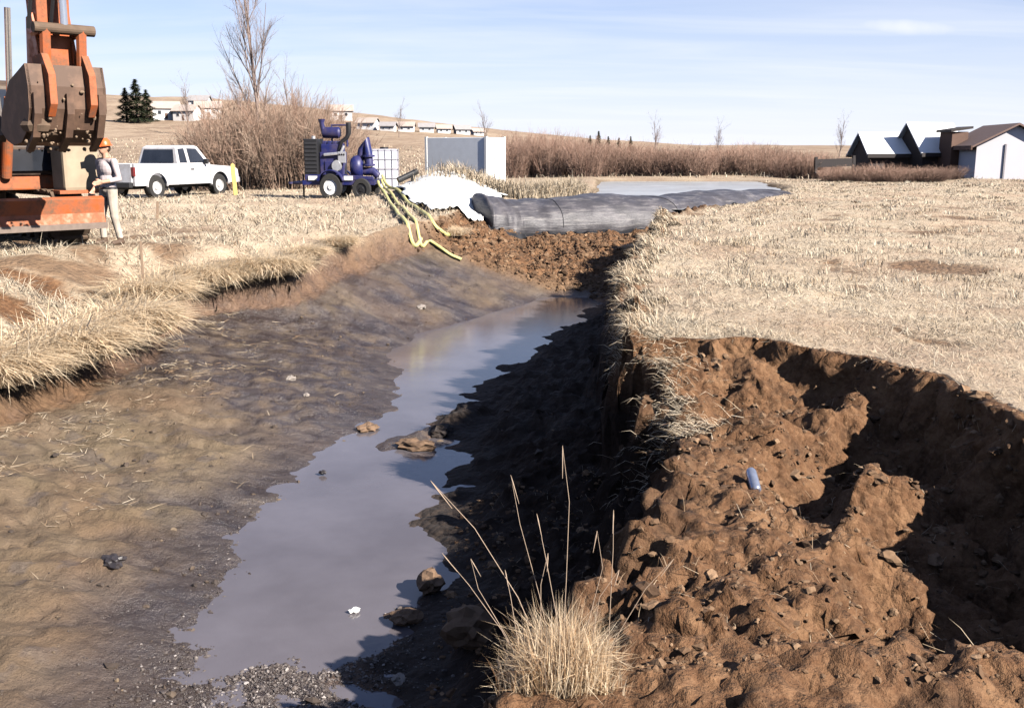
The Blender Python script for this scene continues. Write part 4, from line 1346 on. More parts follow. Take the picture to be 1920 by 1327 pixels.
def build_person(loc, rz, label):
    """standing figure, front towards -y, weight on one leg"""
    root = empty('person', loc, rz, label, 'person')
    m = MB()
    for sx_ in (-1, 1):
        fy = 0.05 if sx_ > 0 else -0.10
        hip, knee, ank = (sx_ * 0.095, 0, 0.93), (sx_ * 0.115, fy * 0.6 - 0.03, 0.50), (sx_ * 0.125, fy + 0.03, 0.09)
        capsule(m, hip, knee, 0.098, 0.068); capsule(m, knee, ank, 0.070, 0.052)
        capsule(m, (ank[0], ank[1] + 0.02, 0.055), (ank[0] * 1.15, ank[1] - 0.16, 0.042), 0.052, 0.042)
    ellipsoid(m, (0, 0.01, 0.95), (0.175, 0.125, 0.13))
    capsule(m, (0, 0.0, 0.98), (0, 0.0, 1.12), 0.135, 0.13)
    ellipsoid(m, (0, 0.0, 1.12), (0.165, 0.115, 0.16)); ellipsoid(m, (0, -0.005, 1.30), (0.19, 0.125, 0.17))
    capsule(m, (-0.155, 0, 1.425), (0.155, 0, 1.425), 0.068, 0.068)
    capsule(m, (0, 0.005, 1.44), (0, -0.01, 1.56), 0.062, 0.056)
    ellipsoid(m, (0, -0.02, 1.655), (0.076, 0.096, 0.118)); ellipsoid(m, (0, -0.05, 1.60), (0.055, 0.062, 0.062))
    capsule(m, (0, -0.112, 1.665), (0, -0.128, 1.63), 0.012, 0.018)
    for sx_ in (-1, 1):
        ellipsoid(m, (sx_ * 0.078, -0.01, 1.65), (0.012, 0.022, 0.032), 8)
    hands = [((-0.215, 0.0, 1.42), (-0.265, 0.04, 1.13), (-0.235, -0.14, 0.93)), ((0.215, 0.0, 1.42), (0.255, 0.05, 1.13), (0.15, -0.20, 1.08))]
    for sx_, (sh_, el, wr) in zip((-1, 1), hands):
        capsule(m, sh_, el, 0.062, 0.047); capsule(m, el, wr, 0.048, 0.033)
        d = (Vector(wr) - Vector(el)).normalized()
        side = Vector((0, 1, 0)) if abs(d.y) < 0.7 else Vector((0, 0, 1))
        side = (side - d * side.dot(d)).normalized(); nrm = d.cross(side)
        pc = Vector(wr) + d * 0.055
        for k in (-0.028, -0.009, 0.010, 0.029):
            capsule(m, Vector(wr) + d * 0.01 + side * k * 0.7, pc + d * 0.04 + side * k, 0.017, 0.014, 8)
            ln = 0.075 - abs(k - 0.005) * 0.9
            j1 = pc + d * (0.045 + ln * 0.5) + side * k * 1.15
            capsule(m, pc + d * 0.04 + side * k, j1, 0.0125, 0.011, 8)
            capsule(m, j1, j1 + d * ln * 0.45 - nrm * 0.025 * sx_, 0.011, 0.009, 8)
        th = Vector(wr) + d * 0.02 + side * 0.03
        capsule(m, th, th + d * 0.035 + side * 0.032, 0.015, 0.013, 8); capsule(m, th + d * 0.035 + side * 0.032, th + d * 0.072 + side * 0.036, 0.013, 0.010, 8)
    body = m.build('body', mat_simple('skin', (0.50, 0.28, 0.19), 0.55), root)
    rm = body.modifiers.new('r', 'REMESH'); rm.mode = 'VOXEL'; rm.voxel_size = 0.010; rm.use_smooth_shade = True
    sm_ = body.modifiers.new('s', 'SMOOTH'); sm_.iterations = 3; sm_.factor = 0.5
    dg = bpy.context.evaluated_depsgraph_get()
    me = bpy.data.meshes.new_from_object(body.evaluated_get(dg))
    body.modifiers.clear()
    me.materials.clear()
    for mm in (mat_simple('skin', (0.50, 0.28, 0.19), 0.55), mat_simple('white_shirt', (0.56, 0.47, 0.47), 0.85, var=0.4, scale=7, bump=0.9), mat_simple('pale_trousers', (0.48, 0.41, 0.34), 0.9, var=0.45, scale=6, bump=0.9), mat_simple('work_boots', (0.09, 0.055, 0.035), 0.7), mat_simple('dark_belt', (0.02, 0.018, 0.02), 0.6)):
        me.materials.append(mm)
    cs = np.empty(len(me.polygons) * 3); me.polygons.foreach_get('center', cs); cs = cs.reshape(-1, 3)
    z, ax_ = cs[:, 2], np.abs(cs[:, 0])
    mi = np.where(z > 1.475, 0, np.where(z > 1.0, 1, np.where(z > 0.955, 4, np.where(z > 0.13, 2, 3))))
    arm_ = (ax_ > 0.19) & (z < 1.2) | (cs[:, 1] < -0.13) & (z > 0.75) & (z < 1.25)
    mi = np.where(arm_ & ~((z > 0.98) & (cs[:, 1] > -0.10)), 0, np.where(arm_ & (z > 0.98), 1, mi))
    me.polygons.foreach_set('material_index', mi.astype(np.int32))
    me.polygons.foreach_set('use_smooth', np.ones(len(me.polygons), bool))
    body.data = me
    hat = MB()
    prof = [(0.118, 0.0), (0.112, 0.045), (0.092, 0.092), (0.055, 0.118), (0.0, 0.126)]
    hat.lathe(prof, 'z', 24)
    k = len(hat.v)
    hat.lathe([(0.118, 0.0), (0.135, -0.006), (0.135, 0.004), (0.115, 0.012)], 'z', 24)
    hat.box((0, -0.145, 0.0), (0.16, 0.07, 0.012)).box((0, 0.0, 0.112), (0.02, 0.15, 0.02))
    hat.build('hard_hat', mat_simple('orange_hard_hat', (0.72, 0.12, 0.03), 0.35, var=0.1), root, smooth=True, loc=(0, -0.015, 1.69), rot=(R(6), 0, 0))
    for sx_ in (-1, 1):
        e = MB(); ellipsoid(e, (sx_ * 0.030, -0.103, 1.668), (0.012, 0.008, 0.007), 8); e.build('eye', mat_simple('eye_dark', (0.02, 0.015, 0.012), 0.3), root, smooth=True)
    e = MB().box((0, -0.109, 1.600), (0.042, 0.006, 0.007)); e.build('mouth', mat_simple('lips', (0.30, 0.12, 0.09), 0.5), root)
    hr = MB(); ellipsoid(hr, (0, 0.006, 1.645), (0.080, 0.088, 0.085)); hr.build('hair', mat_simple('dark_hair', (0.035, 0.02, 0.012), 0.7), root, smooth=True)
    return root


pp = at(211, 456, 17.5); pp.z = gz(pp.x, pp.y)
build_person((pp.x, pp.y, pp.z - 0.01), R(-35), 'person in orange hard hat, white shirt and pale trousers standing beside the excavator')

# ------------------------------------------------------------------ bare trees and shrubs
class Segs:
    def __init__(s):
        s.a, s.b, s.r, s.q, s.t = [], [], [], [], []

    def add(s, a, b, r0, r1, tint):
        s.a.append(tuple(a)); s.b.append(tuple(b)); s.r.append(r0); s.q.append(r1); s.t.append(tint)

    def mesh(s, name, n=3):
        A, B = np.array(s.a), np.array(s.b)
        r, q = np.array(s.r)[:, None], np.array(s.q)[:, None]
        d = B - A
        d /= np.linalg.norm(d, axis=1)[:, None] + 1e-9
        ref = np.where(np.abs(d[:, 2:3]) > 0.9, np.array([[1.0, 0, 0]]), np.array([[0, 0, 1.0]]))
        u = np.cross(d, ref); u /= np.linalg.norm(u, axis=1)[:, None]
        v = np.cross(d, u)
        V = []
        for P, rr_ in ((A, r), (B, q)):
            for k in range(n):
                a = 2 * np.pi * k / n
                V.append(P + rr_ * (np.cos(a) * u + np.sin(a) * v))
        V = np.stack(V, 1).reshape(-1, 3)
        base = np.arange(len(A))[:, None] * 2 * n
        F = np.concatenate([base + [k, (k + 1) % n, n + (k + 1) % n, n + k] for k in range(n)], 1).reshape(-1, 4)
        return mesh_np(name, V, F, np.repeat(np.array(s.t), 2 * n), smooth=True)


def rv(r, s=1.0):
    return Vector((r.gauss(0, s), r.gauss(0, s), r.gauss(0, s)))


def shrub_mesh(seed, stems=230, H=2.4, spread=0.9, twigs=5):
    r = random.Random(seed)
    S = Segs()
    for _ in range(stems):
        a, rad = r.uniform(0, 6.283), spread * math.sqrt(r.random())
        p = Vector((rad * math.cos(a), rad * math.sin(a), -0.1))
        lean = 0.12 + 0.30 * rad / spread
        d = Vector((math.cos(a) * lean, math.sin(a) * lean, 1)) + rv(r, 0.12)
        h = H * r.uniform(0.45, 1.0) * (1 - 0.25 * (rad / spread) ** 2)
        t = r.random()
        rr_ = r.uniform(0.008, 0.017)
        for k in range(4):
            d = (d + rv(r, 0.10)).normalized()
            q = p + d * h / 4
            S.add(p, q, rr_ * (1 - k * 0.2), rr_ * (0.8 - k * 0.2), t)
            if k:
                for _ in range(twigs // 2 + (k == 3)):
                    s0 = p.lerp(q, r.random())
                    e = (d + rv(r, 0.45)).normalized() * h * r.uniform(0.10, 0.24)
                    S.add(s0, s0 + e, rr_ * 0.5, rr_ * 0.22, t)
            p = q
    return S.mesh('stems')


def tree_segs(seed, H, r0, levels=5, spread=0.5, upright=0.5, kids=(4, 6), trunk_bare=0.25):
    r = random.Random(seed)
    trunk, crown = Segs(), Segs()

    def grow(p, d, L, rad, lev):
        S = trunk if lev == 0 else crown
        n = 5 if lev == 0 else 3
        pts = [p]
        for k in range(n):
            d = (d + rv(r, 0.07 + 0.05 * lev) + Vector((0, 0, upright * 0.12))).normalized()
            q = p + d * L / n
            S.add(p, q, rad * (1 - 0.7 * k / n), rad * (1 - 0.7 * (k + 1) / n), 0.3 + 0.5 * r.random())
            p = q
            pts.append(p)
        if lev >= levels:
            return
        for _ in range(r.randint(*kids) + (6 if lev == 0 else 0)):
            u = r.uniform(trunk_bare if lev == 0 else 0.2, 0.98)
            i = min(int(u * n), n - 1)
            s0 = pts[i].lerp(pts[i + 1], u * n - i)
            dd = (d + rv(r, spread) + Vector((0, 0, upright * 0.5))).normalized()
            grow(s0, dd, L * r.uniform(0.24, 0.44) * (1.15 - 0.45 * u), rad * (1 - 0.65 * u) * 0.42, lev + 1)
    grow(Vector((0, 0, -0.2)), Vector((0, 0, 1)), H, r0, 0)
    return trunk.mesh('trunk', 6), crown.mesh('crown')


M_WILLOW = mat_bark('reddish_willow_bark', (0.26, 0.15, 0.11), (0.42, 0.29, 0.225))
M_BRUSH = mat_bark('tan_brush_bark', (0.27, 0.165, 0.12), (0.44, 0.33, 0.25))
M_BARK = mat_bark('grey_tree_bark', (0.16, 0.115, 0.10), (0.30, 0.235, 0.21))

tm, cm = tree_segs(21, 10.2, 0.115, levels=3, spread=0.46, upright=0.7, kids=(12, 15), trunk_bare=0.12)
for me in (tm, cm):
    me.materials.append(M_BARK)


def bare_tree(px, py, Yd, k, rz, label, group=None):
    p = at(px, py, Yd); p.z = gz(p.x, p.y)
    t = empty('bare_tree', p, rz, label, 'tree', group)
    t.scale = (k, k, k)
    link('trunk', tm, None, t); link('crown', cm, None, t)
    return t


bare_tree(488, 345, 46, 1.0, 0.4, 'tall leafless tree rising out of frame behind the blue pump')
bare_tree(560, 330, 50, 0.50, 2.4, 'small leafless tree right of the tall one, above the tan brush')
FARG = 'leafless trees far off on the skyline'
for px, py, Yd, k, rz, lb in [(912, 262, 150, 0.6, 1.0, 'faint leafless tree far behind the pale container'), (1232, 292, 105, 0.45, 2.2, 'small leafless tree on the skyline above the pond'),
                              (1345, 292, 110, 0.42, 3.0, 'small leafless tree on the skyline right of the pond'), (748, 255, 190, 0.6, 4.1, 'leafless tree among the distant houses left of the container'),
                              (1572, 300, 120, 0.5, 5.2, 'faint leafless tree just left of the white-roofed sheds'), (350, 215, 170, 0.85, 0.2, 'faint leafless tree behind the hillside houses')]:
    bare_tree(px, py, Yd, k, rz, lb, FARG)

shr = [shrub_mesh(i, 330, 2.4, 0.95, 7) for i in (1, 2, 3)]
for me in shr:
    me.materials.append(M_WILLOW)
big = [shrub_mesh(i, 520, 3.6, 1.5, 10) for i in (11, 12)]
for me in big:
    me.materials.append(M_BRUSH)
NTH = ['first', 'second', 'third', 'fourth', 'fifth', 'sixth', 'seventh', 'eighth', 'ninth', 'tenth', 'eleventh', 'twelfth', 'thirteenth', 'fourteenth', 'fifteenth', 'sixteenth', 'seventeenth', 'eighteenth', 'nineteenth', 'twentieth']


def shrub_at(px, Yd, me, k, kz, label, group, rz, name='willow_shrub'):
    p = at(px, 300, Yd); p.z = gz(p.x, p.y)
    t = empty(name, p, rz, label, 'shrub', group)
    t.scale = (k, k, kz)
    link('stems', me, None, t)


for i, (px, Yd, k, kz) in enumerate([(398, 45, 0.85, 0.68), (430, 48, 1.05, 0.98), (466, 45.5, 1.15, 1.2), (506, 48, 1.3, 1.35), (545, 45.5, 1.2, 1.25), (582, 48, 1.1, 1.12), (622, 50, 0.9, 0.9)]):
    shrub_at(px, Yd, big[i % 2], k, kz, NTH[i] + ' bushy tan shrub from the left between pickup and blue pump', 'tan brush round the tall bare tree', i * 1.3, 'brush_shrub')
xs = np.linspace(960, 1545, 18)
for i, px in enumerate(xs):
    top = np.interp(px, [950, 1090, 1200, 1320, 1420, 1560], [250, 262, 272, 278, 274, 290]) + random.uniform(-4, 7)
    Yd = 67 + random.uniform(-1.5, 1.5)
    zb = gz((px - 960) / FPX * Yd, Yd)
    h = CAMZ + (285 - top) / FPX * Yd - zb
    shrub_at(px, Yd, shr[i % 3], 1.0, max(h * 1.22 / 2.4, 0.35), NTH[i] + ' reddish bare willow from the left, front row beyond the dam', 'willow thicket beyond the pond', random.uniform(0, 6))
for i, px in enumerate(np.linspace(985, 1500, 13)):
    top = np.interp(px, [950, 1090, 1200, 1320, 1420, 1560], [250, 264, 272, 276, 272, 288]) + random.uniform(-4, 5)
    Yd = 72 + random.uniform(-2, 2)
    zb = gz((px - 960) / FPX * Yd, Yd)
    shrub_at(px, Yd, shr[(i + 1) % 3], 1.15, max((CAMZ + (285 - top) / FPX * Yd - zb) * 1.22 / 2.4, 0.35), NTH[i] + ' reddish bare willow from the left, back row beyond the dam', 'willow thicket beyond the pond', random.uniform(0, 6))
for i, px in enumerate(np.linspace(1570, 1775, 8)):
    shrub_at(px, 56 + random.uniform(-1.5, 1.5), shr[i % 3], 0.8, 0.42 + random.uniform(-0.05, 0.08), NTH[i] + ' low reddish shrub from the left before the white-roofed sheds', 'low shrubs before the sheds', random.uniform(0, 6), 'low_shrub')

# evergreens
def conifer_mesh(seed, H=4.6, Rb=1.25):
    r = random.Random(seed)
    V, F, T = [], [], []
    for _ in range(2600):
        u = r.random() ** 0.75
        z = H * (0.05 + 0.95 * (1 - u)) if False else H * (1 - u) * 0.97 + 0.1
        rad = Rb * (1 - z / H) ** 0.8 * (0.55 + 0.45 * r.random()) * (0.8 + 0.35 * math.sin(z * 7 + r.random()))
        a = r.uniform(0, 6.283)
        c = Vector((rad * math.cos(a), rad * math.sin(a), z))
        d = Vector((math.cos(a), math.sin(a), r.uniform(-0.5, 0.3))).normalized()
        w = Vector((-math.sin(a), math.cos(a), r.uniform(-0.4, 0.4))).normalized()
        L, W = r.uniform(0.12, 0.3), r.uniform(0.05, 0.11)
        k = len(V)
        V += [c - d * L * .5 - w * W, c - d * L * .5 + w * W, c + d * L]
        F.append((k, k + 1, k + 2)); T += [r.random()] * 3
    return mesh_np('crown', V, F, T)


M_FIR = mat_blades('dark_evergreen', [(0.0, (0.018, 0.026, 0.014)), (0.6, (0.040, 0.052, 0.026)), (1.0, (0.075, 0.075, 0.038))], trans=0.05)
con = [conifer_mesh(i) for i in (1, 2)]
for me in con:
    me.materials.append(M_FIR)
ctr = MB().tube([(0, 0, -0.5), (0, 0, 1.5), (0, 0, 4.4)], [0.13, 0.1, 0.02], 7)
ctm = bpy.data.meshes.new('trunk'); ctm.from_pydata(ctr.v, [], ctr.f); ctm.materials.append(M_BARK)


def conifer(px, py, h_px, k, label, group):
    p = hit(px, py)
    t = empty('evergreen_tree', p, px * 0.7, label, 'tree', group)
    s_ = h_px / FPX * p.y / 4.7
    t.scale = (s_ * k, s_ * k, s_)
    link('trunk', ctm, None, t); link('crown', con[int(px) % 2], None, t)


G1 = 'dark evergreens on the left hillside'
conifer(238, 229, 62, 1.35, 'left and shortest of three dark evergreens on the hillside above the pickup', G1)
conifer(258, 231, 80, 1.25, 'middle and tallest of three dark evergreens on the hillside above the pickup', G1)
conifer(277, 228, 58, 1.35, 'right one of three dark evergreens on the hillside above the pickup', G1)
G2 = 'row of small evergreens above the thicket'
for i, (px, h_) in enumerate([(1092, 18), (1106, 26), (1122, 34), (1140, 24), (1160, 22), (1182, 24)]):
    p = at(px, 290, 100); p.z = gz(p.x, p.y)
    t = empty('evergreen_tree', p, i * 1.1, NTH[i] + ' tiny evergreen from the left in the row above the willows', 'tree', G2)
    s_ = (CAMZ + (285 - (280 - h_)) / FPX * 100 - p.z) / 4.7
    t.scale = (s_ * 0.75, s_ * 0.75, s_)
    link('trunk', ctm, None, t); link('crown', con[i % 2], None, t)

# ------------------------------------------------------------------ houses
WALLP = mat_simple('pale_house_wall', (0.60, 0.56, 0.54), 0.8, var=0.06, scale=0.6)
WALLW = mat_simple('white_house_wall', (0.70, 0.68, 0.67), 0.8, var=0.05, scale=0.6)
ROOFT = mat_simple('tan_shingle_roof', (0.40, 0.33, 0.29), 0.85, var=0.2, scale=1.5)
ROOFG = mat_simple('grey_shingle_roof', (0.30, 0.28, 0.28), 0.85, var=0.2, scale=1.5)
ROOFW = mat_simple('white_metal_roof', (0.78, 0.78, 0.79), 0.45, var=0.08, scale=1.0)
DARKW = mat_simple('dark_timber', (0.028, 0.022, 0.022), 0.8)
BROWNW = mat_simple('brown_timber', (0.13, 0.075, 0.055), 0.85, var=0.3, scale=2)


def house(name, loc, rz, w, d, h, rise, wall, roof, label, cat='house', group=None, wins=(), over=0.35, door=None, trim=None):
    """gable house, ridge along local x; windows on the -y front as (x, z, w, h)"""
    t = empty(name, loc, rz, label, cat, group)
    m = MB().prism([(-d / 2, -2.0), (d / 2, -2.0), (d / 2, h), (0, h + rise), (-d / 2, h)], -w / 2, w / 2, 'yz')
    wl__ = m.build('wall', wall, t)
    k = rise / (d / 2)
    oz = 0.06
    for sg in (-1, 1):
        m = MB()
        e0, e1 = (sg * (d / 2 + over), h - over * k + oz), (0, h + rise + oz)
        q = [(-w / 2 - over, *e0), (w / 2 + over, *e0), (w / 2 + over, *e1), (-w / 2 - over, *e1)]
        q += [(x, y, z + 0.12) for x, y, z in q]
        m.add(q, [(3, 2, 1, 0), (4, 5, 6, 7), (0, 1, 5, 4), (1, 2, 6, 5), (2, 3, 7, 6), (3, 0, 4, 7)])
        rf = m.build('roof', roof, t)
        if trim:
            MB().box((0, sg * (d / 2 + over + 0.05), h - over * k + oz + 0.0), (w + 2 * over, 0.1, 0.26)).build('fascia', trim, rf)
    for (x, z, ww, hh) in wins:
        f = MB().box((x, -d / 2 - 0.03, z), (ww + 0.16, 0.05, hh + 0.16)).build('window', WALLW, t)
        MB().box((x, -d / 2 - 0.06, z), (ww, 0.04, hh)).build('pane', GLASS, f)
    if door:
        x, ww, hh = door
        MB().box((x, -d / 2 - 0.04, hh / 2), (ww, 0.06, hh)).build('door', BROWNW, t)
    return t


HG = 'pale houses on the left hillside'
for px, py, wpx, rz, wall, roof, lb in [(312, 224, 46, 20, WALLW, ROOFT, 'pale hillside house right beside the three evergreens'), (352, 226, 40, -10, WALLP, ROOFT, 'second pale hillside house right of the evergreens'),
                                        (392, 222, 44, 15, WALLW, ROOFT, 'largest white hillside house, left of the tall bare tree'), (375, 204, 34, 0, WALLP, ROOFG, 'upper pale hillside house behind the white ones'),
                                        (640, 226, 40, 10, WALLP, ROOFT, 'tan-roofed house peeking over the blue pump')]:
    p = hit(px, py)
    w = wpx / FPX * p.y
    house('hillside_house', p, R(rz), w, w * 0.8, w * 0.42, w * 0.24, wall, roof, lb, group=HG, wins=[(-w * .25, w * .25, w * .12, w * .14), (w * .22, w * .25, w * .12, w * .14)], door=(0, w * .1, w * .22))
RG = 'tiny houses along the far ridge'
for i, (px, py, wpx) in enumerate([(690, 243, 34), (728, 246, 26), (762, 247, 28), (800, 248, 26), (832, 250, 24), (866, 252, 26), (895, 254, 20)]):
    p = hit(px, py)
    if p.y > 420:
        p = at(px, py, 330); p.z = gz(p.x, p.y)
    w = wpx / FPX * p.y
    house('ridge_house', p, R(-15 + i * 7), w, w * 0.7, w * 0.36, w * 0.22, (WALLW, WALLP)[i % 2], (ROOFT, ROOFG)[i % 2], NTH[i] + ' tiny house from the left on the far ridge behind the container', group=RG,
          wins=[(-w * .25, w * .2, w * .14, w * .12), (w * .2, w * .2, w * .14, w * .12)])


def spot(px, Yd):
    p = at(px, 300, Yd); p.z = gz(p.x, p.y)
    return p


SG = 'white-roofed sheds at the right'
house('shed', spot(1655, 72), R(4), 3.2, 3.0, 1.55, 1.25, DARKW, ROOFW, 'low dark shed with white roof, left one of the pair', 'shed', SG, over=0.3, trim=DARKW)
house('shed', spot(1738, 71), R(12), 3.0, 3.4, 1.6, 1.75, DARKW, ROOFW, 'taller dark shed with white roof beside the brown chimney wall', 'shed', SG, over=0.3, trim=DARKW)
p = spot(1785, 68.5)
w_ = empty('brown_outbuilding', p, R(5), 'narrow brown timber outbuilding between the sheds and the pale house', 'shed')
MB().box((0, 0, 0.9), (1.1, 1.6, 4.0)).build('wall', BROWNW, w_)
MB().prism([(-0.75, 2.88), (0.75, 3.10), (0.75, 3.25), (-0.75, 3.03)], -1.0, 1.0).build('roof', DARKW, w_)
p = spot(1870, 67)
hs = house('gabled_house', p, R(82), 6.5, 4.6, 2.0, 1.2, mat_simple('pale_lilac_siding', (0.58, 0.55, 0.58), 0.8, var=0.06, scale=0.7), mat_simple('brown_roof', (0.20, 0.13, 0.11), 0.8), 'pale gabled house with brown roof at the right edge', 'house', over=0.35, trim=BROWNW)
for k, x in enumerate((-2.2, -0.9, 0.6)):
    MB().box((-3.29, x, 1.0), (0.07, 0.09, 2.2)).build('batten', mat_simple('grey_trim', (0.30, 0.28, 0.30), 0.8), hs)
m = MB().box((0, 0, 0.4), (2.6, 0.15, 0.5)).box((-1.2, 0, 0.3), (0.15, 0.2, 1.0)).box((1.2, 0, 0.3), (0.15, 0.2, 1.0))
p = spot(1566, 64)
tag(m.build('timber_wall', DARKW, loc=(p.x, p.y, p.z + 0.62), rot=(0, R(-2), R(3))), 'low dark timber barrier left of the white-roofed sheds', 'barrier')

# ------------------------------------------------------------------ grass tussocks
M_TUS = mat_blades('bleached_tussock_blades', [(0.0, (0.36, 0.20, 0.10)), (0.3, (0.64, 0.44, 0.26)), (0.7, (0.82, 0.63, 0.42)), (1.0, (0.88, 0.73, 0.53))], trans=0.5)


def tussock_mesh(seed, n, L, spread, droop_az=None, wid=0.009):
    g = np.random.default_rng(seed)
    a = g.uniform(0, 2 * np.pi, n); r = spread * np.sqrt(g.random(n))
    P = np.stack([r * np.cos(a), r * np.sin(a), np.full(n, -0.03)], 1)
    az = a + g.normal(0, 0.6, n)
    if droop_az is not None:
        k = g.random(n) < 0.7
        az = np.where(k, g.normal(droop_az, 0.55, n), az)
    V, F = blades(P, g.uniform(0.55, 1.0, n) * L, np.full(n, wid) * g.uniform(0.6, 1.3, n), az, np.abs(g.normal(0.45, 0.25, n)), g.normal(1.15, 0.35, n))
    me = mesh_np('blades', V, F, np.repeat(np.clip(g.normal(0.85, 0.22, n), 0, 1), 5))
    me.materials.append(M_TUS)
    return me


tus = [tussock_mesh(i, 2200, 0.72, 0.30, R(-25), 0.010) for i in (1, 2, 3)]
tl_ = 'pale drooping grass tussock from the near end along the left bank edge'
spots_ = [(XL(y), y, k, 0.1) for y, k in zip((10.9, 11.5, 12.1, 12.9, 13.6, 14.4, 15.3, 16.1), (1.2, 0.9, 1.3, 0.8, 1.2, 0.9, 1.35, 1.0))]
spots_ += [(x, float(np.interp(x, [-5.6, -4.9, -4.05], [16.7, 17.25, 17.9])), k, -1.0) for x, k in zip((-5.25, -4.85, -4.4, -4.0), (1.2, 0.85, 1.25, 0.9))] + [(-3.85, 19.0, 0.85, 0.0), (-3.55, 20.4, 0.7, 0.2)]
for i, (x, y, k, az) in enumerate(spots_):
    dx, dy = (1, 0) if az > -0.5 else (0.45, -0.9)          # towards the channel
    tt_ = np.linspace(-0.7, 0.7, 57)
    zz = ground_z(x + dx * tt_, y + dy * tt_)
    j = int(np.argmax(zz[:-8] - zz[8:]))                     # where the bank breaks away
    x, y = x + dx * (tt_[j] - 0.06), y + dy * (tt_[j] - 0.06)
    t = empty('grass_tussock', (x, y, gz(x, y) - 0.03), az + random.uniform(-0.2, 0.2), NTH[i] + ' ' + tl_, 'tussock', 'tussocks along the left bank edge')
    k *= random.uniform(0.9, 1.15)
    t.scale = (k * 1.3, k * 1.3, k * 0.8)
    link('blades', tus[i % 3], None, t)
for i, (px, py, k, lb) in enumerate([(848, 440, 0.8, 'yellowish grass clump at the hose end beside the dam'), (1195, 470, 0.6, 'grass tussock at the right bank lip nearest the dam')]):
    p = hit(px, py)
    t = empty('grass_tussock', p, R(170) + i, lb, 'tussock')
    t.scale = (k * 1.3, k * 1.3, k * 0.6)
    link('blades', tus[i % 3], None, t)

# near tuft with tall seed stems
p0 = Vector((0.14, 2.90, 0)); p0.z = gz(p0.x, p0.y)
tuft = empty('grass_tuft', p0, 0, 'pale stubbly grass tuft with tall thin stems at bottom centre', 'grass tuft')
tuft.scale = (0.9, 0.9, 0.86)
g = np.random.default_rng(5)
n = 4400
tx = np.clip(g.normal(0.02, 0.085, n), -0.20, 0.22)
P = np.stack([tx, g.uniform(-0.12, 0.14, n), np.full(n, -0.05)], 1)
dome = 1 - 0.55 * np.clip(np.abs(tx - 0.02) / 0.2, 0, 1) ** 1.3
V, F = blades(P, (0.12 + 0.27 * g.random(n) ** 1.6) * dome, g.uniform(0.002, 0.0052, n), np.where(g.random(n) < 0.6, np.where(tx > 0, 0, np.pi) + g.normal(0, 0.9, n), g.uniform(0, 6.28, n)), np.abs(g.normal(0.25, 0.22, n)), g.normal(0.35, 0.6, n))
link('blades', mesh_np('blades', V, F, np.repeat(np.clip(g.normal(0.6, 0.34, n), 0, 1), 5)), M_TUS, tuft)
M_STEM = mat_simple('straw_stem', (0.33, 0.24, 0.17), 0.7)
for (dx, dz, x0, y0, r_) in [(-0.42, 0.66, -0.02, 0.05, .0032), (-0.16, 0.68, 0.0, 0.05, .0026), (-0.10, 0.56, 0.03, 0.0, .0028), (0.0, 0.78, 0.02, 0.06, .003), (0.08, 0.50, 0.06, 0.0, .0026),
                             (0.02, 0.56, 0.18, 0.04, .003), (0.26, 0.40, 0.15, 0.0, .0026), (-0.20, 0.40, -0.1, 0, .0024), (-0.30, 0.42, -0.1, 0.0, .0024), (0.02, 0.42, -0.05, 0, .0028), (0.10, 0.36, 0.12, 0, .0026), (-0.06, 0.36, -0.12, 0, .0026)]:
    b = random.uniform(-0.09, 0.09); r_ *= 0.62; dz *= 1.08
    m = MB().tube([(x0, y0, 0), (x0 + dx * 0.3 + b * .3, y0 + 0.02, dz * 0.4), (x0 + dx * 0.68 + b * .5, y0 + 0.05, dz * 0.76), (x0 + dx, y0 + 0.08, dz)], [r_, r_ * .9, r_ * .75, r_ * .4], 5)
    m.tube([(x0 + dx * 0.82, y0 + 0.06, dz * 0.86), (x0 + dx * 0.95, y0 + 0.075, dz * 0.96), (x0 + dx, y0 + 0.08, dz)], [r_ * .5, r_ * 1.5, r_ * .4], 5)
    m.build('stem', M_STEM, tuft)

# coarse upright tufts dotted over both bank tops
g = np.random.default_rng(77)
n = 800
y = 11 * (58 / 11) ** g.random(n)
x = np.where(g.random(n) < 0.72, XR(y) + 0.3 + g.random(n) * (0.56 * y - XR(y)), XL(y) - 0.3 - g.random(n) * (0.55 * y + XL(y)))
k = (zone(x, y)[0] > 0.5) & (fbm(x * 0.3, y * 0.3, 3) > -0.25)
x, y = x[k], y[k]
rep_ = 16
r = 0.10
X2 = np.repeat(x, rep_) + g.normal(0, r, len(x) * rep_); Y2 = np.repeat(y, rep_) + g.normal(0, r, len(x) * rep_)
hh = np.repeat(g.uniform(0.06, 0.20, len(x)), rep_) * g.uniform(0.6, 1.1, len(X2))
V, F = blades(np.stack([X2, Y2, ground_z(X2, Y2) - 0.01], 1), hh, 0.0009 * Y2, g.uniform(0, 6.28, len(X2)), np.abs(g.normal(0.4, 0.25, len(X2))), g.normal(0.6, 0.3, len(X2)))
tag(link('grass_tufts', mesh_np('grass_tufts', V, F, np.repeat(np.repeat(np.clip(g.normal(0.55, 0.3, len(x)), 0, 1), rep_), 5)), M_STRAW), 'coarse upright dry grass tufts dotted over the bank tops', 'grass', kind='stuff')

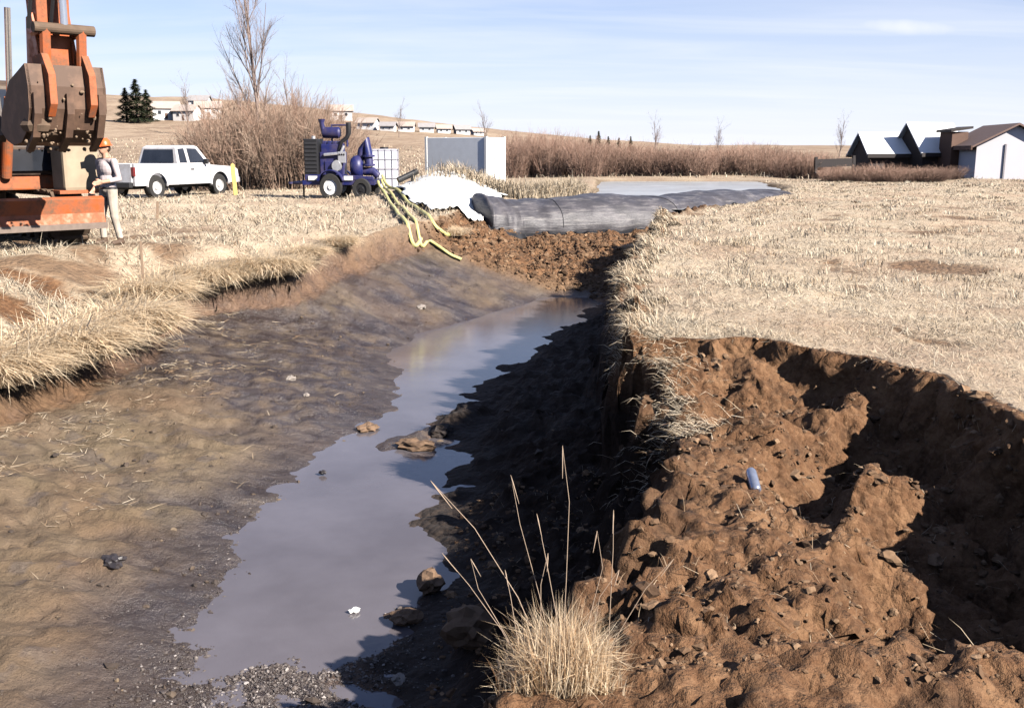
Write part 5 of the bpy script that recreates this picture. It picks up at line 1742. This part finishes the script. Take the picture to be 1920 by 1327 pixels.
# shaggy fringe hanging over the right lip
n = 9000
y = 8.6 * (26 / 8.6) ** g.random(n)
xx = np.linspace(-0.35, 0.35, 15)
base = XR(y)
best, bx = np.full(n, -9.0), base.copy()
for dx in xx:
    z0, z1 = ground_z(base + dx, y), ground_z(base + dx - 0.12, y)
    k = (z0 - z1) > best
    best = np.where(k, z0 - z1, best); bx = np.where(k, base + dx, bx)
bx = bx + g.uniform(-0.02, 0.22, n)
P = np.stack([bx, y, ground_z(bx, y)], 1)
V, F = blades(P, g.uniform(0.08, 0.26, n), 0.0008 * y, g.normal(np.pi, 0.7, n), np.abs(g.normal(0.9, 0.3, n)), g.normal(0.9, 0.4, n))
tag(link('grass_fringe', mesh_np('grass_fringe', V, F, np.repeat(np.clip(g.normal(0.5, 0.25, n), 0, 1), 5)), M_STRAW), 'ragged dry grass fringe hanging over the right bank lip', 'grass', kind='stuff')

n = 2600
y = g.uniform(6.6, 8.9, n)
bx = XR(y) + g.normal(0.0, 0.16, n)
k = fbm(bx * 2, y * 2, 3) > -0.25
bx, y = bx[k], y[k]; n = len(bx)
V, F = blades(np.stack([bx, y, ground_z(bx, y)], 1), g.uniform(0.06, 0.22, n), np.full(n, 0.006), g.normal(np.pi * 1.12, 0.6, n), np.abs(g.normal(1.2, 0.25, n)), g.normal(0.5, 0.4, n))
tag(link('hanging_straw', mesh_np('hanging_straw', V, F, np.repeat(np.clip(g.normal(0.6, 0.25, n), 0, 1), 5)), M_STRAW), 'bleached straw draped over the crest of the lit gully ridge', 'straw', kind='stuff')
n = 1500
x, y = g.uniform(-0.2, 3.2, n), g.uniform(3.0, 9.0, n)
k = zone(x, y)[1] > 0.6
x, y = x[k], y[k]; n = len(x)
V, F = blades(np.stack([x, y, ground_z(x, y)], 1), g.uniform(0.03, 0.16, n), np.full(n, 0.003), g.uniform(0, 6.28, n), g.normal(1.1, 0.35, n), g.normal(0.6, 0.5, n))
tag(link('root_litter', mesh_np('root_litter', V, F, np.repeat(np.clip(g.normal(0.3, 0.3, n), 0, 1), 5)), M_STRAW), 'broken roots and straw scraps in the dug soil', 'litter', kind='stuff')

# straw strewn over the mud under the left bank
n = 5000
y = 7.0 * (17 / 7.0) ** g.random(n)
x = XL(y) + 0.3 + np.abs(g.normal(0, 0.9, n))
k = fbm(x * 1.2, y * 1.2, 3) > 0.12
x, y = x[k], y[k]; n = len(x)
V, F = blades(np.stack([x, y, ground_z(x, y) + 0.005], 1), g.uniform(0.05, 0.22, n), 0.0007 * y, g.uniform(0, 6.28, n), g.normal(1.5, 0.1, n), g.normal(0, 0.15, n))
tag(link('straw_litter', mesh_np('straw_litter', V, F, np.repeat(np.clip(g.normal(0.35, 0.25, n), 0, 1), 5)), M_STRAW), 'loose straw strewn over the mud below the left bank', 'straw', kind='stuff')

# ------------------------------------------------------------------ clods, pebbles, stones
def ico(sub):
    bm = bmesh.new(); bmesh.ops.create_icosphere(bm, subdivisions=max(sub, 1), radius=1)
    v = np.array([p.co[:] for p in bm.verts]); f = np.array([[q.index for q in p.verts] for p in bm.faces]); bm.free()
    return v, f


def lumps(x, y, size, sub, sink=0.3, flat=0.7, seed=1):
    g = np.random.default_rng(seed)
    v, f = ico(sub)
    n = len(x)
    z = ground_z(x, y)
    sc = size[:, None] * g.uniform(0.6, 1.3, (n, 3)); sc[:, 2] *= flat
    jit = 1 + g.normal(0, 0.24 if sub < 2 else 0.13, (n, len(v), 1))
    if sub >= 2:
        ph = g.uniform(0, 50, (n, 1))
        jit = jit + 0.45 * fbm(v[None, :, 0] * 1.2 + ph + v[None, :, 2], v[None, :, 1] * 1.2 + ph - v[None, :, 2], 2)[..., None]
    a = g.uniform(0, 6.28, n)
    V = v[None] * jit * sc[:, None, :]
    c, s_ = np.cos(a)[:, None], np.sin(a)[:, None]
    V = np.stack([V[..., 0] * c - V[..., 1] * s_, V[..., 0] * s_ + V[..., 1] * c, V[..., 2]], -1)
    V = V + np.stack([x, y, z + size * (flat * 0.5 - sink)], 1)[:, None, :]
    F = f[None] + (np.arange(n) * len(v))[:, None, None]
    return V.reshape(-1, 3), F.reshape(-1, 3), np.repeat(g.random(n), len(v))


def mat_lump(name, stops, rough=0.9):
    t = NT(name)
    c = t.ramp(t.attr('tint', 'Fac'), stops)
    nn = t.noise(40, 4, 0.7)
    c = t.mix(t.rng(nn, 0.35, 0.7, 0, 0.5), c, (0.06, 0.035, 0.02, 1))
    return t.base(c, rough, 0, 0.25, t.bump(nn, 0.6, 0.01))


M_CLOD = mat_lump('soil_clods', [(0, (0.05, 0.027, 0.015)), (0.5, (0.135, 0.078, 0.042)), (1, (0.26, 0.165, 0.098))])
M_PEB = mat_lump('pebbles', [(0, (0.04, 0.034, 0.035)), (0.6, (0.085, 0.075, 0.074)), (0.9, (0.16, 0.14, 0.13)), (1, (0.36, 0.33, 0.32))], 0.5)
M_MUDC = mat_lump('mud_clods', [(0, (0.03, 0.026, 0.026)), (0.6, (0.08, 0.062, 0.05)), (1, (0.16, 0.12, 0.08))], 0.8)
# gully, near bank and cut face
n = 9000
x, y = g.uniform(-0.5, 3.4, n), 2.9 + 6.0 * g.random(n) ** 1.5
gg, ss, ww, cc = zone(x, y)
k = (ss > 0.5) & (fbm(x * 1.6 + 1, y * 1.6, 3) + g.normal(0, 0.25, n) > -0.1)
x, y = x[k], y[k]
sz = np.clip(g.lognormal(-4.45, 0.55, len(x)), 0.005, 0.055) * np.clip(y / 4.5, 0.7, 1.2)
sm_, lg = sz < 0.030, sz >= 0.030
Va, Fa, Ta = lumps(x[sm_], y[sm_], sz[sm_], 1, 0.35, seed=2)
Vb, Fb, Tb = lumps(x[lg], y[lg], sz[lg], 2, 0.45, seed=21)
tag(link('soil_clods', mesh_np('soil_clods', np.vstack([Va, Vb]), np.vstack([Fa, Fb + len(Va)]), np.concatenate([Ta, Tb])), M_CLOD), 'crumbled red-brown soil clods in the gully and near bank', 'soil clods', kind='stuff')
n = 6500
y = g.uniform(23.0, 29.0, n); x = g.uniform(-2.2, 4.5, n)
gg, ss, ww, cc = zone(x, y)
k = ss > 0.4
x, y = x[k], y[k]
V, F, T = lumps(x, y, np.clip(g.lognormal(-3.5, 0.5, len(x)), 0.014, 0.10), 1, 0.35, seed=3)
tag(link('soil_clods', mesh_np('soil_clods', V, F, T), M_CLOD), 'heaped brown soil clods on the slope below the dam', 'soil clods', kind='stuff')
n = 1300
y = 5.5 * (22 / 5.5) ** g.random(n); x = g.uniform(-5.2, 0.6, n)
gg, ss, ww, cc = zone(x, y)
k = (cc > 0.6) & (ground_z(x, y) > WZ - 0.02) & (fbm(x * 0.9 + 3, y * 0.9, 3) > -0.05)
x, y = x[k], y[k]
V, F, T = lumps(x, y, np.clip(g.lognormal(-4.3, 0.55, len(x)), 0.006, 0.05), 1, seed=4)
tag(link('mud_clods', mesh_np('mud_clods', V, F, T), M_MUDC), 'small dark mud clods scattered over the drained left slope', 'mud clods', kind='stuff')
n = 9000
x, y = g.normal(-1.5, 0.40, n), g.normal(5.9, 0.75, n)
k = (ground_z(x, y) > WZ - 0.05) & (y > 4.6)
x, y = x[k], y[k]
V, F, T = lumps(x, y, np.clip(g.lognormal(-5.0, 0.4, len(x)), 0.004, 0.02), 0, 0.1, seed=5)
tag(link('gravel', mesh_np('gravel', V, F, T), M_PEB), 'wet grey gravel in the shallow foreground water', 'gravel', kind='stuff')
n = 650
y = 4.8 * (9.5 / 4.8) ** g.random(n); x = WL(y) + g.normal(-0.12, 0.22, n)
V, F, T = lumps(x, y, np.clip(g.lognormal(-4.9, 0.5, n), 0.005, 0.03), 1, 0.2, seed=6)
tag(link('gravel', mesh_np('gravel', V, F, T), M_PEB), 'stony strip along the left waterline in the foreground', 'gravel', kind='stuff')

M_STONE = mat_simple('tan_stone', (0.17, 0.105, 0.063), 0.85, var=0.35, scale=14, bump=0.6)
M_DARKS = mat_simple('dark_wet_stone', (0.035, 0.03, 0.032), 0.45, var=0.3, scale=14, bump=0.5)
M_PALES = mat_simple('pale_stone', (0.26, 0.225, 0.20), 0.8, var=0.25, scale=14, bump=0.5)
v3, f3 = ico(3)


def stone(px, py, size, mat, label, stretch=(1, 1, 0.7), seed=0, lift=0.0):
    p = hit(px, py)
    q = v3 * np.array(stretch)
    nn = fbm(q[:, 0] * 1.1 + seed * 7.7 + q[:, 2], q[:, 1] * 1.1 - q[:, 2] * 0.7, 2) + 0.5 * ridged(q[:, 0] * 2.3 + seed, q[:, 1] * 2.3 + q[:, 2] * 1.7, 3)
    nn = nn + 0.45 * fbm(q[:, 0] * 4.5 + seed, q[:, 1] * 4.5 + q[:, 2] * 3, 3)
    V = q * (0.85 + 0.36 * nn[:, None]) * size
    o = link('stone', mesh_np('stone', V, f3), mat, None, (p.x, p.y, p.z + size * 0.25 + lift), (0, 0, seed * 1.7))
    tag(o, label, 'stone')


stone(884, 1218, 0.15, M_STONE, 'largest tan stone on the shaded bank left of the tuft', (0.75, 1.2, 0.95), 1, 0.10)
stone(806, 1112, 0.12, M_STONE, 'tan stone at the water edge above the largest one', (0.8, 1.2, 0.8), 2, 0.06)
stone(748, 1290, 0.04, M_PALES, 'small pale stone low on the shaded bank, bottom centre', (1, 1, 0.8), 3, 0.05)
stone(760, 1168, 0.09, M_STONE, 'medium tan stone between the water and the largest stone', (1.2, 1, 0.6), 4, 0.02)
stone(213, 1056, 0.075, M_DARKS, 'dark wet stone alone on the tan mud, lower left', (1.5, 1, 0.6), 5)
stone(545, 712, 0.06, M_PALES, 'pale stone on the streaky mud, left of mid stream', (1.4, 1, 0.6), 6)
stone(575, 742, 0.04, M_PALES, 'smaller pale stone just below the pale mud stone', (1.2, 1, 0.6), 7)
stone(690, 806, 0.11, M_STONE, 'brown lump at the waterline where the stream narrows', (1.5, 1, 0.5), 8)
stone(780, 842, 0.16, M_STONE, 'yellow-brown clod at the near tip of the mud bar', (1.5, 0.9, 0.5), 9)
stone(830, 815, 0.14, M_MUDC, 'dark clod in the middle of the mud bar', (1.3, 1, 0.6), 10)
stone(605, 895, 0.03, M_DARKS, 'tiny dark pebble poking out of the wide pool', (1.3, 1, 0.7), 11, 0.05)
stone(790, 578, 0.09, M_PALES, 'pale stone at the upper edge of the far pool', (1.6, 1, 0.5), 12)

# litter
p = hit(665, 1157)
V = v3 * np.array([0.04, 0.022, 0.018]) * (1 + 0.45 * fbm(v3[:, 0] * 2 + v3[:, 2], v3[:, 1] * 2, 3)[:, None])
tag(link('plastic_scrap', mesh_np('plastic_scrap', V, f3), mat_simple('white_litter', (0.8, 0.8, 0.8), 0.4, var=0.05), None, (p.x, p.y, max(p.z, WZ) + 0.02), (0, 0, 0.5)), 'crumpled white plastic scrap in the shallow gravel water', 'litter')
p = hit(1412, 912)
can = empty('drink_can', (p.x, p.y, p.z + 0.035), R(70), 'dented silver-blue can lying on the lit soil slope', 'can')
can.rotation_euler = (R(8), R(62), R(100))
m = MB()
prof = [(0.0, -0.085), (0.024, -0.085), (0.033, -0.074), (0.033, 0.07), (0.026, 0.085), (0.0, 0.083)]
m.lathe(prof, 'z', 20)
m.v = [(x * (1 - 0.35 * math.exp(-((z - 0.02) / 0.03) ** 2)), y_ * (1 + 0.1 * math.exp(-((z - 0.02) / 0.03) ** 2)), z) for x, y_, z in m.v]
m.build('can_body', mat_simple('can_blue_silver', (0.42, 0.46, 0.58), 0.25, 0.7, var=0.3, scale=30), can, smooth=True)
MB().lathe([(0, 0.0855), (0.022, 0.0855), (0.024, 0.088), (0, 0.0875)], 'z', 16).build('can_lid', RODM, can)
